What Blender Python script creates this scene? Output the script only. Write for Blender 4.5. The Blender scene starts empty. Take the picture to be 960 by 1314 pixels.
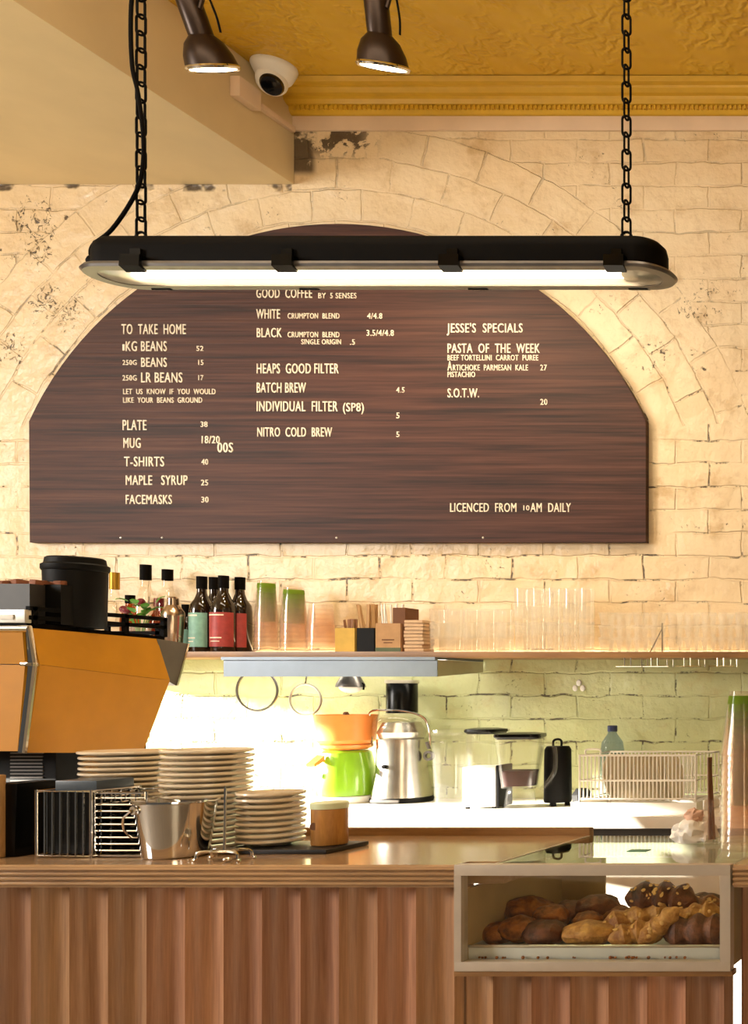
import bpy, bmesh, math, random
from mathutils import Vector, Matrix, noise as mnoise
random.seed(7)
PI = math.pi
sc = bpy.context.scene
COL = sc.collection

# ------------------------------------------------------------------ camera, world, sun, large lights, exposure
CZ, F, CX, CY = 1.30, 1380.0, 1375.0, 890.0
cam_d = bpy.data.cameras.new('camera'); cam = bpy.data.objects.new('camera', cam_d); COL.objects.link(cam)
cam.location = (0, 0, CZ); cam.rotation_euler = (PI/2, 0, 0)
cam_d.sensor_fit = 'VERTICAL'; cam_d.sensor_height = 36.0; cam_d.lens = 36*F/1314
cam_d.shift_x = -(CX-480)/1314; cam_d.shift_y = (CY-657)/1314
cam_d.clip_start = 0.02
sc.camera = cam

world = bpy.data.worlds.new('world'); sc.world = world; world.use_nodes = True
bg = world.node_tree.nodes['Background']
bg.inputs[0].default_value = (1.0, 0.93, 0.84, 1); bg.inputs[1].default_value = 0.08

def light(name, kind, loc, target, energy, color, **kw):
    d = bpy.data.lights.new(name, kind); o = bpy.data.objects.new(name, d); COL.objects.link(o)
    o.location = loc; d.energy = energy; d.color = color
    o.rotation_euler = (Vector(target)-Vector(loc)).to_track_quat('-Z', 'Y').to_euler()
    for k, v in kw.items(): setattr(d, k, v)
    return o
SUND = Vector((0.94, 0.30, -0.193))
light('sun', 'SUN', (-8, -4, 4), Vector((-8, -4, 4))+SUND, 52.0, (1.0, 0.94, 0.82), angle=0.012)
light('daylight_front', 'AREA', (-6.4, -.3, 2.55), (-1.6, 2.5, .9), 245, (1.0, 0.95, 0.88), shape='RECTANGLE', size=1.5, size_y=1.6)
light('wall_wash_fill', 'AREA', (-1.9, 2.0, 3.45), (-2.1, 3.9, 1.6), 21, (1.0, 0.85, 0.64), shape='RECTANGLE', size=2.4, size_y=0.3)  # added fill washing the back wall, no fixture stands here

vs = sc.view_settings
vs.view_transform = 'Standard'; vs.look = 'None'; vs.gamma = 1.0; vs.exposure = 0.0; vs.use_curve_mapping = False
sc.cycles.use_denoising = True
sc.cycles.max_bounces = 10; sc.cycles.transparent_max_bounces = 40
sc.cycles.sample_clamp_indirect = 6.0

# ------------------------------------------------------------------ helpers
def P(px, py, Y): return Vector(((px-CX)/F*Y, Y, CZ-(py-CY)/F*Y))
def XX(px, Y): return (px-CX)/F*Y
def ZZ(py, Y): return CZ-(py-CY)/F*Y

def lin(h):
    h = h.lstrip('#'); r = []
    for i in (0, 2, 4):
        c = int(h[i:i+2], 16)/255; r.append(c/12.92 if c <= .04045 else ((c+.055)/1.055)**2.4)
    return (*r, 1)

class NT:
    def __init__(s, name):
        s.m = bpy.data.materials.new(name); s.m.use_nodes = True
        s.t = s.m.node_tree; s.b = s.t.nodes['Principled BSDF']; s.out = s.t.nodes['Material Output']
    def n(s, typ, **kw):
        x = s.t.nodes.new(typ)
        for k, v in kw.items():
            if k.startswith('i_'): x.inputs[k[2:].replace('_', ' ')].default_value = v
            else: setattr(x, k, v)
        return x
    def l(s, a, b): s.t.links.new(a, b)
    def obj(s): return s.n('ShaderNodeTexCoord').outputs['Object']
    def mapping(s, v, scale):
        m = s.n('ShaderNodeMapping'); m.inputs['Scale'].default_value = scale; s.l(v, m.inputs['Vector']); return m.outputs[0]
    def noise(s, v, scale, detail=3, rough=.55, dist=0):
        x = s.n('ShaderNodeTexNoise'); x.inputs['Scale'].default_value = scale; x.inputs['Detail'].default_value = detail
        x.inputs['Roughness'].default_value = rough; x.inputs['Distortion'].default_value = dist
        if v is not None: s.l(v, x.inputs['Vector'])
        return x.outputs['Fac']
    def ramp(s, f, stops):
        x = s.n('ShaderNodeValToRGB'); e = x.color_ramp.elements
        while len(e) < len(stops): e.new(.5)
        for i, (p, c) in enumerate(stops): e[i].position = p; e[i].color = c
        s.l(f, x.inputs[0]); return x.outputs[0]
    def math(s, op, a, b=None, c=None, clamp=False):
        x = s.n('ShaderNodeMath', operation=op, use_clamp=clamp)
        for i, v in enumerate((a, b, c)):
            if v is None: continue
            if isinstance(v, (int, float)): x.inputs[i].default_value = v
            else: s.l(v, x.inputs[i])
        return x.outputs[0]
    def sm(s, v, a, b):
        x = s.n('ShaderNodeMapRange', interpolation_type='SMOOTHSTEP'); s.l(v, x.inputs[0])
        x.inputs[1].default_value = a; x.inputs[2].default_value = b; return x.outputs[0]
    def mix(s, f, a, b):
        x = s.n('ShaderNodeMix', data_type='RGBA')
        for k, v in ((0, f), (6, a), (7, b)):
            if isinstance(v, (int, float, tuple)): x.inputs[k].default_value = v
            else: s.l(v, x.inputs[k])
        return x.outputs[2]
    def bump(s, h, strength=.5, dist=.005):
        x = s.n('ShaderNodeBump'); x.inputs['Strength'].default_value = strength; x.inputs['Distance'].default_value = dist
        s.l(h, x.inputs['Height']); s.l(x.outputs[0], s.b.inputs['Normal'])

def mat(name, col, rough=.5, metal=0.0, var=.12, scale=18, bump=0.0, coat=0.0, spec=.5):
    t = NT(name); c = lin(col) if isinstance(col, str) else col
    v = t.obj(); n = t.noise(v, scale, 4)
    d = tuple(max(0, x*(1-var)) for x in c[:3])+(1,); u = tuple(min(1, x*(1+var)) for x in c[:3])+(1,)
    t.l(t.ramp(n, [(.3, d), (.7, u)]), t.b.inputs['Base Color'])
    t.b.inputs['Roughness'].default_value = rough; t.b.inputs['Metallic'].default_value = metal
    t.b.inputs['Coat Weight'].default_value = coat; t.b.inputs['Specular IOR Level'].default_value = spec
    if bump: t.bump(t.noise(v, scale*6, 3), bump, .002)
    return t.m

def emat(name, col, strength):
    t = NT(name); t.b.inputs['Base Color'].default_value = (.8, .8, .8, 1)
    t.b.inputs['Emission Color'].default_value = lin(col); t.b.inputs['Emission Strength'].default_value = strength
    return t.m

def glassmat(name, tint='#ffffff', refl=.9, rough=.02, ior=1.45, haze=0.0, hazecol='#ffffff'):
    t = NT(name); t.t.nodes.remove(t.b)
    tr = t.n('ShaderNodeBsdfTransparent'); tr.inputs[0].default_value = lin(tint)
    gl = t.n('ShaderNodeBsdfGlossy'); gl.inputs[0].default_value = (refl, refl, refl, 1); gl.inputs['Roughness'].default_value = rough
    fr = t.n('ShaderNodeFresnel'); fr.inputs[0].default_value = ior
    mx = t.n('ShaderNodeMixShader'); t.l(fr.outputs[0], mx.inputs[0]); t.l(tr.outputs[0], mx.inputs[1]); t.l(gl.outputs[0], mx.inputs[2])
    geo = t.n('ShaderNodeNewGeometry')
    t.l(t.math('MULTIPLY', fr.outputs[0], t.math('SUBTRACT', 1, geo.outputs['Backfacing'])), mx.inputs[0])
    o = mx.outputs[0]
    if haze:
        df = t.n('ShaderNodeBsdfTranslucent'); df.inputs[0].default_value = lin(hazecol)
        d2 = t.n('ShaderNodeBsdfDiffuse'); d2.inputs[0].default_value = lin(hazecol)
        m0 = t.n('ShaderNodeMixShader'); m0.inputs[0].default_value = .5; t.l(df.outputs[0], m0.inputs[1]); t.l(d2.outputs[0], m0.inputs[2])
        m2 = t.n('ShaderNodeMixShader'); m2.inputs[0].default_value = haze
        t.l(o, m2.inputs[1]); t.l(m0.outputs[0], m2.inputs[2]); o = m2.outputs[0]
    t.l(o, t.out.inputs['Surface']); return t.m

def wood(name, dark, light_, axis='X', rough=.45, stretch=14, scale=9, coat=0.0, bump=.15, boards=0, x0=0.0):
    t = NT(name); v = t.obj()
    s = {'X': (1, stretch, stretch), 'Y': (stretch, 1, stretch), 'Z': (stretch, stretch, 1)}[axis]
    m = t.mapping(v, s)
    n1 = t.noise(m, scale*.35, 5, .6, .6); n2 = t.noise(m, scale*1.6, 3, .6)
    f = t.math('MULTIPLY_ADD', n1, .65, t.math('MULTIPLY', n2, .35))
    col = t.ramp(f, [(.34, lin(dark)), (.64, lin(light_))])
    if boards:
        sx = t.n('ShaderNodeSeparateXYZ'); t.l(v, sx.inputs[0])
        i = t.math('FLOOR', t.math('DIVIDE', t.math('SUBTRACT', sx.outputs[0], x0), boards))
        w = t.n('ShaderNodeTexWhiteNoise', noise_dimensions='1D'); t.l(i, w.inputs['W'])
        hs = t.n('ShaderNodeHueSaturation'); t.l(col, hs.inputs['Color'])
        t.l(t.math('MULTIPLY_ADD', w.outputs[0], .42, .72), hs.inputs['Value'])
        w2 = t.n('ShaderNodeTexWhiteNoise', noise_dimensions='1D'); t.l(t.math('ADD', i, 37.3), w2.inputs['W'])
        t.l(t.math('MULTIPLY_ADD', w2.outputs[0], .018, .488), hs.inputs['Hue'])
        col = hs.outputs[0]
    t.l(col, t.b.inputs['Base Color']); t.b.inputs['Roughness'].default_value = rough; t.b.inputs['Coat Weight'].default_value = coat
    t.b.inputs['Coat Roughness'].default_value = .12
    if bump: t.bump(n2, bump, .002)
    return t.m

class MB:
    """collects shapes into one mesh"""
    def __init__(s): s.b = bmesh.new()
    def box(s, x0, x1, y0, y1, z0, z1, bev=0.0, seg=2):
        r = bmesh.ops.create_cube(s.b, size=1.0); vs_ = r['verts']
        for v in vs_:
            v.co = Vector((x0+(v.co.x+.5)*(x1-x0), y0+(v.co.y+.5)*(y1-y0), z0+(v.co.z+.5)*(z1-z0)))
        if bev:
            es = list({e for v in vs_ for e in v.link_edges})
            bmesh.ops.bevel(s.b, geom=es, offset=bev, segments=seg, profile=.7, affect='EDGES')
        return s
    def lathe(s, prof, n=28, c=(0, 0, 0), M=None, closed=False):
        rings = []
        for r, z in prof:
            if r < 1e-6: rings.append([s.b.verts.new(Vector((0, 0, z)))])
            else: rings.append([s.b.verts.new(Vector((r*math.cos(2*PI*i/n), r*math.sin(2*PI*i/n), z))) for i in range(n)])
        pairs = list(zip(rings, rings[1:]))
        if closed: pairs.append((rings[-1], rings[0]))
        for a, b in pairs:
            for i in range(n):
                j = (i+1) % n
                if len(a) == 1 and len(b) == 1: continue
                if len(a) == 1: s.b.faces.new((a[0], b[j], b[i]))
                elif len(b) == 1: s.b.faces.new((a[i], a[j], b[0]))
                else: s.b.faces.new((a[i], a[j], b[j], b[i]))
        T = Matrix.Translation(c) @ (M if M is not None else Matrix.Identity(4))
        for rg in rings:
            for v in rg: v.co = T @ v.co
        return s
    def prism(s, pts, axis, a, b, bev=0.0):
        """pts 2D outline extruded along axis between a and b. axis X: pts=(y,z); Y: (x,z); Z: (x,y)"""
        def mk(p, t):
            return {'X': Vector((t, p[0], p[1])), 'Y': Vector((p[0], t, p[1])), 'Z': Vector((p[0], p[1], t))}[axis]
        A = [s.b.verts.new(mk(p, a)) for p in pts]; B = [s.b.verts.new(mk(p, b)) for p in pts]
        n = len(pts); fs = [s.b.faces.new(A), s.b.faces.new(B[::-1])]
        for i in range(n): fs.append(s.b.faces.new((A[i], B[i], B[(i+1) % n], A[(i+1) % n])))
        bmesh.ops.recalc_face_normals(s.b, faces=fs)
        if bev:
            es = list({e for f in fs[:2] for e in f.edges})
            bmesh.ops.bevel(s.b, geom=es, offset=bev, segments=2, profile=.7, affect='EDGES')
        return s
    def tube(s, pts, r, n=8, closed=False, caps=True):
        pts = [Vector(p) for p in pts]; N = len(pts); rings = []
        t0 = (pts[1]-pts[0]).normalized()
        up = Vector((0, 0, 1)) if abs(t0.z) < .9 else Vector((1, 0, 0))
        nrm = t0.cross(up).normalized()
        for i, p in enumerate(pts):
            if closed: t = (pts[(i+1) % N]-pts[i-1]).normalized()
            elif i == 0: t = t0
            elif i == N-1: t = (pts[-1]-pts[-2]).normalized()
            else: t = (pts[i+1]-pts[i-1]).normalized()
            nrm = (nrm-t*nrm.dot(t)).normalized(); bn = t.cross(nrm)
            ri = r[i] if isinstance(r, (list, tuple)) else r
            rings.append([s.b.verts.new(p+(nrm*math.cos(2*PI*k/n)+bn*math.sin(2*PI*k/n))*ri) for k in range(n)])
        m = N if closed else N-1
        for i in range(m):
            a, b = rings[i], rings[(i+1) % N]
            for k in range(n): s.b.faces.new((a[k], a[(k+1) % n], b[(k+1) % n], b[k]))
        if caps and not closed: s.b.faces.new(rings[0][::-1]); s.b.faces.new(rings[-1])
        return s
    def ball(s, c, rx, ry=None, rz=None, u=16, v=12, amp=0.0, freq=1.0, seed=0, M=None):
        r = bmesh.ops.create_uvsphere(s.b, u_segments=u, v_segments=v, radius=1.0)
        ry = ry or rx; rz = rz or rx
        for w in r['verts']:
            d = 1+amp*mnoise.noise(w.co*freq+Vector((seed*7.1, seed*3.3, seed)))
            q = Vector((w.co.x*rx*d, w.co.y*ry*d, w.co.z*rz*d))
            if M is not None: q = M @ q
            w.co = q+Vector(c)
        return s
    def quad(s, *p):
        s.b.faces.new([s.b.verts.new(Vector(q)) for q in p]); return s
    def build(s, name, m, parent=None, loc=None, smooth=True, ang=35):
        me = bpy.data.meshes.new(name)
        bmesh.ops.recalc_face_normals(s.b, faces=s.b.faces[:])
        s.b.to_mesh(me); s.b.free()
        if smooth:
            me.polygons.foreach_set('use_smooth', [True]*len(me.polygons))
            me.set_sharp_from_angle(angle=math.radians(ang))
        me.materials.append(m)
        o = bpy.data.objects.new(name, me); COL.objects.link(o)
        if parent is not None: o.parent = parent
        if loc is not None: o.location = loc
        return o

def tag(o, label, cat, group=None):
    o['label'] = label; o['category'] = cat
    if group: o['group'] = group
    return o
def thing(name, label, cat, loc, rz=0.0, group=None):
    o = bpy.data.objects.new(name, None); COL.objects.link(o); o.location = loc; o.rotation_euler.z = rz
    o.empty_display_size = .05
    return tag(o, label, cat, group)
def struct(o): o['kind'] = 'structure'; return o
def plabel(o, l): o['label'] = l; return o
def dup(root, loc, rz=None, label=None, group=None):
    def cp(o, par):
        c = o.copy(); COL.objects.link(c)
        if par is not None: c.parent = par
        for ch in o.children: cp(ch, c)
        return c
    r = cp(root, None); r.location = loc
    if rz is not None: r.rotation_euler.z = rz
    if label: r['label'] = label
    if group: r['group'] = group
    return r
def circle(c, r, n=20, axis='Z', a0=0, a1=2*PI, end=False):
    o = []
    for i in range(n+(1 if end else 0)):
        a = a0+(a1-a0)*i/n; u, w = r*math.cos(a), r*math.sin(a)
        o.append(Vector(c)+{'Z': Vector((u, w, 0)), 'Y': Vector((u, 0, w)), 'X': Vector((0, u, w))}[axis])
    return o

# ------------------------------------------------------------------ materials
WY = 4.0
SHZ = 1.448
def wall_material():
    t = NT('painted_brick'); v = t.obj()
    nz = t.n('ShaderNodeTexNoise'); nz.inputs['Scale'].default_value = 9; nz.inputs['Detail'].default_value = 4; t.l(v, nz.inputs['Vector'])
    sub = t.n('ShaderNodeVectorMath', operation='SUBTRACT'); t.l(nz.outputs['Color'], sub.inputs[0]); sub.inputs[1].default_value = (.5, .5, .5)
    scl = t.n('ShaderNodeVectorMath', operation='SCALE'); t.l(sub.outputs[0], scl.inputs[0]); scl.inputs['Scale'].default_value = .030
    add = t.n('ShaderNodeVectorMath', operation='ADD'); t.l(v, add.inputs[0]); t.l(scl.outputs[0], add.inputs[1])
    sx = t.n('ShaderNodeSeparateXYZ'); t.l(add.outputs[0], sx.inputs[0]); X, Z = sx.outputs[0], sx.outputs[2]
    ax, az = XX(432, WY), ZZ(723, WY)
    dx = t.math('SUBTRACT', X, ax); dz = t.math('SUBTRACT', Z, az)
    r = t.math('SQRT', t.math('ADD', t.math('MULTIPLY', dx, dx), t.math('MULTIPLY', dz, dz)))
    th = t.math('MULTIPLY', t.math('ARCTAN2', dx, dz), 1.42)
    flat = t.n('ShaderNodeCombineXYZ'); t.l(X, flat.inputs[0]); t.l(Z, flat.inputs[1])
    pol = t.n('ShaderNodeCombineXYZ'); t.l(th, pol.inputs[0]); t.l(t.math('SUBTRACT', r, 1.275), pol.inputs[1])
    def brick(vec, w, h):
        b = t.n('ShaderNodeTexBrick'); b.offset = .5
        b.inputs['Scale'].default_value = 1; b.inputs['Brick Width'].default_value = w; b.inputs['Row Height'].default_value = h
        b.inputs['Mortar Size'].default_value = .005; b.inputs['Mortar Smooth'].default_value = .6
        t.l(vec, b.inputs['Vector']); return b.outputs['Fac']
    b1 = brick(flat.outputs[0], .245, .0862); b2 = brick(pol.outputs[0], .2, .118)
    m = t.math('MULTIPLY', t.math('LESS_THAN', r, 1.63), t.math('GREATER_THAN', Z, 2.30))
    mort = t.math('ADD', t.math('MULTIPLY', b1, t.math('SUBTRACT', 1, m)), t.math('MULTIPLY', b2, m))
    big = t.noise(v, 1.6, 3); mid = t.noise(v, 7, 5, .65); fine = t.noise(v, 60, 4, .7)
    cream = t.ramp(big, [(.3, lin('#e0c499')), (.7, lin('#ecd8b4'))])
    cream = t.mix(t.sm(mid, .50, .74), cream, lin('#c8a87a'))
    green = t.ramp(big, [(.3, lin('#bcc08a')), (.7, lin('#d0d3a2'))])
    green = t.mix(t.sm(mid, .5, .75), green, lin('#c0b680'))
    low = t.math('LESS_THAN', Z, SHZ-.01)
    base = t.mix(low, cream, green)
    # dirty cracks along the joints, chips and flaking
    crack = t.math('MULTIPLY', t.sm(mort, .62, 1.0), t.sm(t.noise(v, 6.5, 5, .8), .51, .60))
    chip = t.math('MULTIPLY', t.noise(v, 38, 5, .8, 1.2), t.math('MULTIPLY_ADD', t.sm(t.noise(v, 4.5, 3), .44, .6), .25, .8))
    # chipped bands: high on the left and under the picture rail
    sv = t.n('ShaderNodeSeparateXYZ'); t.l(v, sv.inputs[0]); x, z = sv.outputs[0], sv.outputs[2]
    lefttop = t.math('MULTIPLY', t.sm(x, -3.3, -3.7), t.sm(z, 2.2, 2.7))
    right = t.math('MULTIPLY', t.math('LESS_THAN', r, 1.75), t.math('MULTIPLY', t.sm(x, -1.75, -1.5), t.sm(z, 2.2, 2.5)))
    amt = t.math('ADD', t.math('ADD', .0, t.math('MULTIPLY', lefttop, .9)), t.math('MULTIPLY', right, .6), clamp=True)
    chip = t.sm(t.math('MULTIPLY_ADD', amt, .10, chip), .655, .70)
    gx = t.math('MULTIPLY', t.sm(x, -2.91, -2.88), t.sm(x, -2.55, -2.66)); gz = t.sm(z, 3.27, 3.34)
    flake = t.math('MULTIPLY', t.math('MULTIPLY', gx, gz), t.sm(t.noise(v, 14, 5, .7, .4), .47, .50))
    corner = t.math('MULTIPLY', t.sm(x, -2.80, -2.83), t.sm(z, 3.22, 3.25))
    flake = t.math('MAXIMUM', flake, t.math('MULTIPLY', corner, t.sm(mid, .38, .46)))
    line = t.math('MULTIPLY', t.sm(z, 3.165, 3.175), t.math('MULTIPLY', t.math('LESS_THAN', x, -2.9), t.sm(t.noise(v, 9, 3), .5, .58)))
    crack = t.math('MULTIPLY', crack, t.math('MULTIPLY_ADD', t.sm(z, 3.0, 2.4), .7, .3))
    dirt = t.math('MAXIMUM', t.math('MAXIMUM', crack, chip), t.math('MAXIMUM', flake, line), clamp=True)
    col = t.mix(t.math('MULTIPLY', dirt, .9), base, lin('#3a2818'))
    t.l(col, t.b.inputs['Base Color'])
    t.b.inputs['Roughness'].default_value = .36
    hgt = t.math('ADD', t.math('MULTIPLY', t.math('MULTIPLY', t.math('SUBTRACT', 1, mort), .75), t.sm(t.noise(v, 3.7, 4), .30, .72)), t.math('ADD', t.math('MULTIPLY', mid, 1.0), t.math('MULTIPLY', fine, .10)))
    hgt = t.math('SUBTRACT', hgt, t.math('MULTIPLY', dirt, .3))
    t.bump(hgt, .8, .013)
    return t.m

def tin_material():
    t = NT('yellow_pressed_tin'); v = t.obj()
    n = t.noise(v, 3, 3)
    t.l(t.ramp(n, [(.3, lin('#cb9c1e')), (.7, lin('#d6aa2c'))]), t.b.inputs['Base Color'])
    t.b.inputs['Roughness'].default_value = .42
    vo = t.n('ShaderNodeTexVoronoi', feature='SMOOTH_F1'); vo.inputs['Scale'].default_value = 16; t.l(v, vo.inputs['Vector'])
    wv = t.n('ShaderNodeTexWave', wave_type='BANDS', bands_direction='DIAGONAL'); wv.inputs['Scale'].default_value = 10; wv.inputs['Distortion'].default_value = 9
    wv.inputs['Detail'].default_value = 2; wv.inputs['Detail Scale'].default_value = 1.6; t.l(v, wv.inputs['Vector'])
    msk = t.sm(t.noise(v, 5, 2), .42, .55)
    h = t.math('ADD', t.math('MULTIPLY', vo.outputs['Distance'], .8), t.math('MULTIPLY', wv.outputs['Fac'], t.math('MULTIPLY', msk, .6)))
    t.bump(h, .6, .012); return t.m

M = {}
M['wall'] = wall_material()
M['tin'] = tin_material()
M['yellow'] = mat('yellow_gloss_paint', '#cfa126', .4, var=.06)
M['cream'] = mat('cream_plaster', '#dcc79c', .55, var=.05, scale=4)
M['creamtrim'] = mat('cream_trim_paint', '#dfc4a6', .5, var=.08, scale=6)
M['floor'] = mat('polished_concrete', '#8b8175', .5, var=.15, scale=5)
M['sidewall'] = mat('warm_white_plaster', '#a39680', .6, var=.05, scale=3)
M['black'] = mat('black_powder_coat', '#090604', .6, var=.2, spec=.06)
M['blackgloss'] = mat('gloss_black_plastic', '#090807', .25, var=.2, spec=.2)
M['blackmatte'] = mat('matte_black_plastic', '#0c0a09', .55, var=.2, bump=.1, spec=.15)
M['steel'] = mat('brushed_steel', '#c9c4bb', .25, 1.0, var=.06, scale=40)
M['chrome'] = mat('chrome', '#e2dfda', .08, 1.0, var=.02)
M['caseframe'] = mat('pale_case_frame', '#cdbfae', .4, .4, var=.05)
M['alu'] = mat('aluminium', '#cfc9bd', .38, .85, var=.05)
M['darksteel'] = mat('dark_grey_steel', '#6f6a66', .35, .7, var=.1)
M['charcoal'] = mat('charcoal_plastic', '#35312e', .5, var=.1)
M['bronze'] = mat('bronze_lamp_metal', '#33241a', .35, .6, var=.2)
M['white'] = mat('white_plastic', '#eeeae2', .4, var=.03)
M['lens'] = mat('black_lens', '#07080c', .08, var=.1)
M['orange'] = mat('orange_machine_enamel', '#bf8116', .55, var=.05, spec=.25)
M['benchwhite'] = mat('white_stone', '#e8e4da', .3, var=.04)
M['cabinet'] = mat('pale_cabinet', '#d8d2c6', .5, var=.05)
M['gap_shade'] = mat('painted_gap_shade', '#1c1916', .6)
M['worktop'] = wood('oak_worktop', '#8f6e50', '#b8936c', 'X', .22, 10, 5, coat=.5, bump=.05)
M['lip'] = wood('oak_lip', '#75502f', '#a07646', 'X', .4, 10, 5)
M['fluted'] = wood('fluted_oak_boards', '#966a4a', '#c2946e', 'Z', .42, 30, 6, bump=.1, boards=.0833, x0=-4.0)
def board_mat():
    t = NT('dark_veneer'); v = t.obj()
    m = t.mapping(v, (1, 1, 26)); m2 = t.mapping(v, (1.4, 1, 90))
    n1 = t.noise(m, 1.6, 4, .6, .3); n2 = t.noise(m2, 1.2, 3, .6, .2)
    f = t.math('ADD', t.math('MULTIPLY', n1, .55), t.math('MULTIPLY', n2, .45))
    t.l(t.ramp(f, [(.36, lin('#231009')), (.5, lin('#432419')), (.66, lin('#573527'))]), t.b.inputs['Base Color'])
    t.b.inputs['Roughness'].default_value = .55; t.b.inputs['Specular IOR Level'].default_value = .3
    t.bump(n2, .35, .003); return t.m
M['board'] = board_mat()
M['letter'] = mat('white_letters', '#efe2cc', .5, var=.02)
M['porcelain'] = mat('cream_glazed_china', '#e6d5bb', .22, var=.03, coat=.3)
M['tube'] = emat('fluorescent_tube', '#ffebc8', 16.0)
M['bulb'] = emat('spot_bulb', '#ffe6b8', 12.0)
M['hood'] = mat('grey_hood_steel', '#70777e', .35, .8, var=.05)
M['hoodfill'] = emat('hood_fill_tube', '#fff3dc', 22.0)
M['led'] = emat('warm_led_strip', '#ffdcae', 7.0)
M['glass'] = glassmat('clear_glass', '#fbf8f2', .9)
M['caseglass'] = glassmat('case_glass', '#fbfbf8', .95, .01, 1.45)
M['topglass'] = glassmat('case_top_glass', '#e8efe2', .95, .01, 1.7)
M['lampglass'] = glassmat('lamp_glass', '#fffaf0', .9, .1, 1.45, .30, '#fff8ea')
M['tumbler'] = glassmat('tumbler_glass', '#fffffe', .95, .04, 1.55, .13, '#fffaf0')
M['cupclear'] = glassmat('clear_plastic_cup', '#fffcf9', .9, .06, 1.4, .05, '#fff6ee')
M['cupgreen'] = glassmat('green_cup_print', '#d8e6a4', .7, .1, 1.4, .55, '#9dbb45')
M['jar'] = glassmat('blender_jar_plastic', '#fefefd', .9, .04, 1.5, .03, '#f8f4ec')
M['juice'] = mat('dark_berry_juice', '#2a0709', .6, var=.1, spec=.1)
M['bottle'] = mat('dark_brown_glass', '#1d100a', .08, var=.1, coat=.6)
M['teal'] = mat('teal_label', '#7fae9f', .5, var=.12, scale=60)
M['red'] = mat('red_label', '#a23a37', .5, var=.15, scale=60)
M['gold'] = mat('gold_foil', '#b98c2e', .35, .7)
M['copper'] = mat('copper_shaker', '#cdb39c', .22, 1.0)
M['amber'] = glassmat('amber_spirit', '#c98a4a', .9, .03, 1.45)
M['leaf'] = mat('green_leaf', '#4f8a2c', .5, var=.3, scale=30)
M['berry'] = mat('dark_red_cherry', '#6e1424', .3, var=.2)
M['stick'] = wood('birch_stick', '#9a6c3c', '#c49a63', 'Z', .6, 6, 20, bump=0)
M['brownstick'] = wood('brown_straw_paper', '#6e4323', '#8e5e36', 'Z', .6, 6, 20, bump=0)
M['kraft'] = mat('kraft_card', '#b98f63', .75, var=.1, scale=30)
M['kraftdark'] = mat('brown_card', '#6b4326', .75, var=.1, scale=30)
M['yellowbox'] = mat('yellow_card_box', '#d5ad4e', .7, var=.1)
M['napkin'] = mat('unbleached_napkin', '#cfae8c', .85, var=.08, scale=40)
M['darkgreen'] = mat('dark_green_print', '#4d5a37', .6)
M['limegreen'] = mat('lime_green_enamel', '#7fae1e', .3, var=.06, coat=.4)
M['orangeplastic'] = mat('orange_plastic', '#f08d42', .35, var=.06)
M['bluecap'] = mat('navy_cap', '#23305e', .4)
M['waterbottle'] = glassmat('water_bottle_plastic', '#cfd9e0', .9, .04, 1.4, .15, '#b8c4cc')
M['cloth'] = mat('white_cloth', '#f1eae0', .85, var=.05, bump=.2)
M['pinkcloth'] = mat('pink_cloth', '#e0b7a0', .85, var=.08, bump=.2)
M['cork'] = wood('tan_canister', '#9a6526', '#c58d45', 'Z', .5, 6, 16, bump=.1)
M['lid'] = mat('pale_green_lid', '#d9e3bb', .4)
M['traymetal'] = mat('dull_tray_aluminium', '#d3d8da', .5, .15, var=.06)
M['tray'] = mat('black_slate', '#1a1716', .45, var=.2)
M['sticker'] = mat('teal_card', '#5f8f7c', .5)
M['sachet'] = mat('brown_sugar_paper', '#8a5235', .7, var=.25, scale=40)
M['greylabel'] = mat('grey_foil', '#c2c4c4', .5, .1, var=.25, scale=30)
M['caselining'] = mat('case_lining', '#b79a70', .55, var=.06)
def pastry_mat(name, dark, lightc, sc_=60):
    t = NT(name); v = t.obj()
    f = t.math('ADD', t.math('MULTIPLY', t.noise(v, sc_, 5, .65), .6), t.math('MULTIPLY', t.noise(v, sc_*.3, 3), .4))
    t.l(t.ramp(f, [(.36, lin(dark)), (.62, lin(lightc))]), t.b.inputs['Base Color'])
    t.b.inputs['Roughness'].default_value = .5; t.bump(f, .9, .010); return t.m
M['bun'] = pastry_mat('baked_bun', '#4a230d', '#b06a2c')
M['darkbun'] = pastry_mat('dark_bun', '#33180d', '#7d4623')
M['gold_crust'] = pastry_mat('golden_crust', '#8a4f1c', '#d9a458')
M['flake'] = mat('toasted_almond_flake', '#d9ac66', .6, var=.2, scale=60)
M['piecrust'] = pastry_mat('dark_plum_crust', '#3a1d18', '#8a563a')

# ------------------------------------------------------------------ the room
CEIL = 3.52
BX = XX(378, WY); BZ = ZZ(237, WY)
XL, XR, YF = -7.0, 1.6, -4.0
struct(MB().box(XL, XR, WY, WY+.12, 0, 3.7).build('wall_back', M['wall'], smooth=False))
struct(MB().box(XL-.2, XR+.2, YF, WY+.12, -.1, 0).build('floor', M['floor'], smooth=False))
struct(MB().box(XL-.2, XR+.2, YF, WY+.12, CEIL, CEIL+.1).build('ceiling', M['tin'], smooth=False))
struct(MB().box(XR, XR+.12, YF, WY, 0, 3.7).build('wall_right', M['sidewall'], smooth=False))
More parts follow.
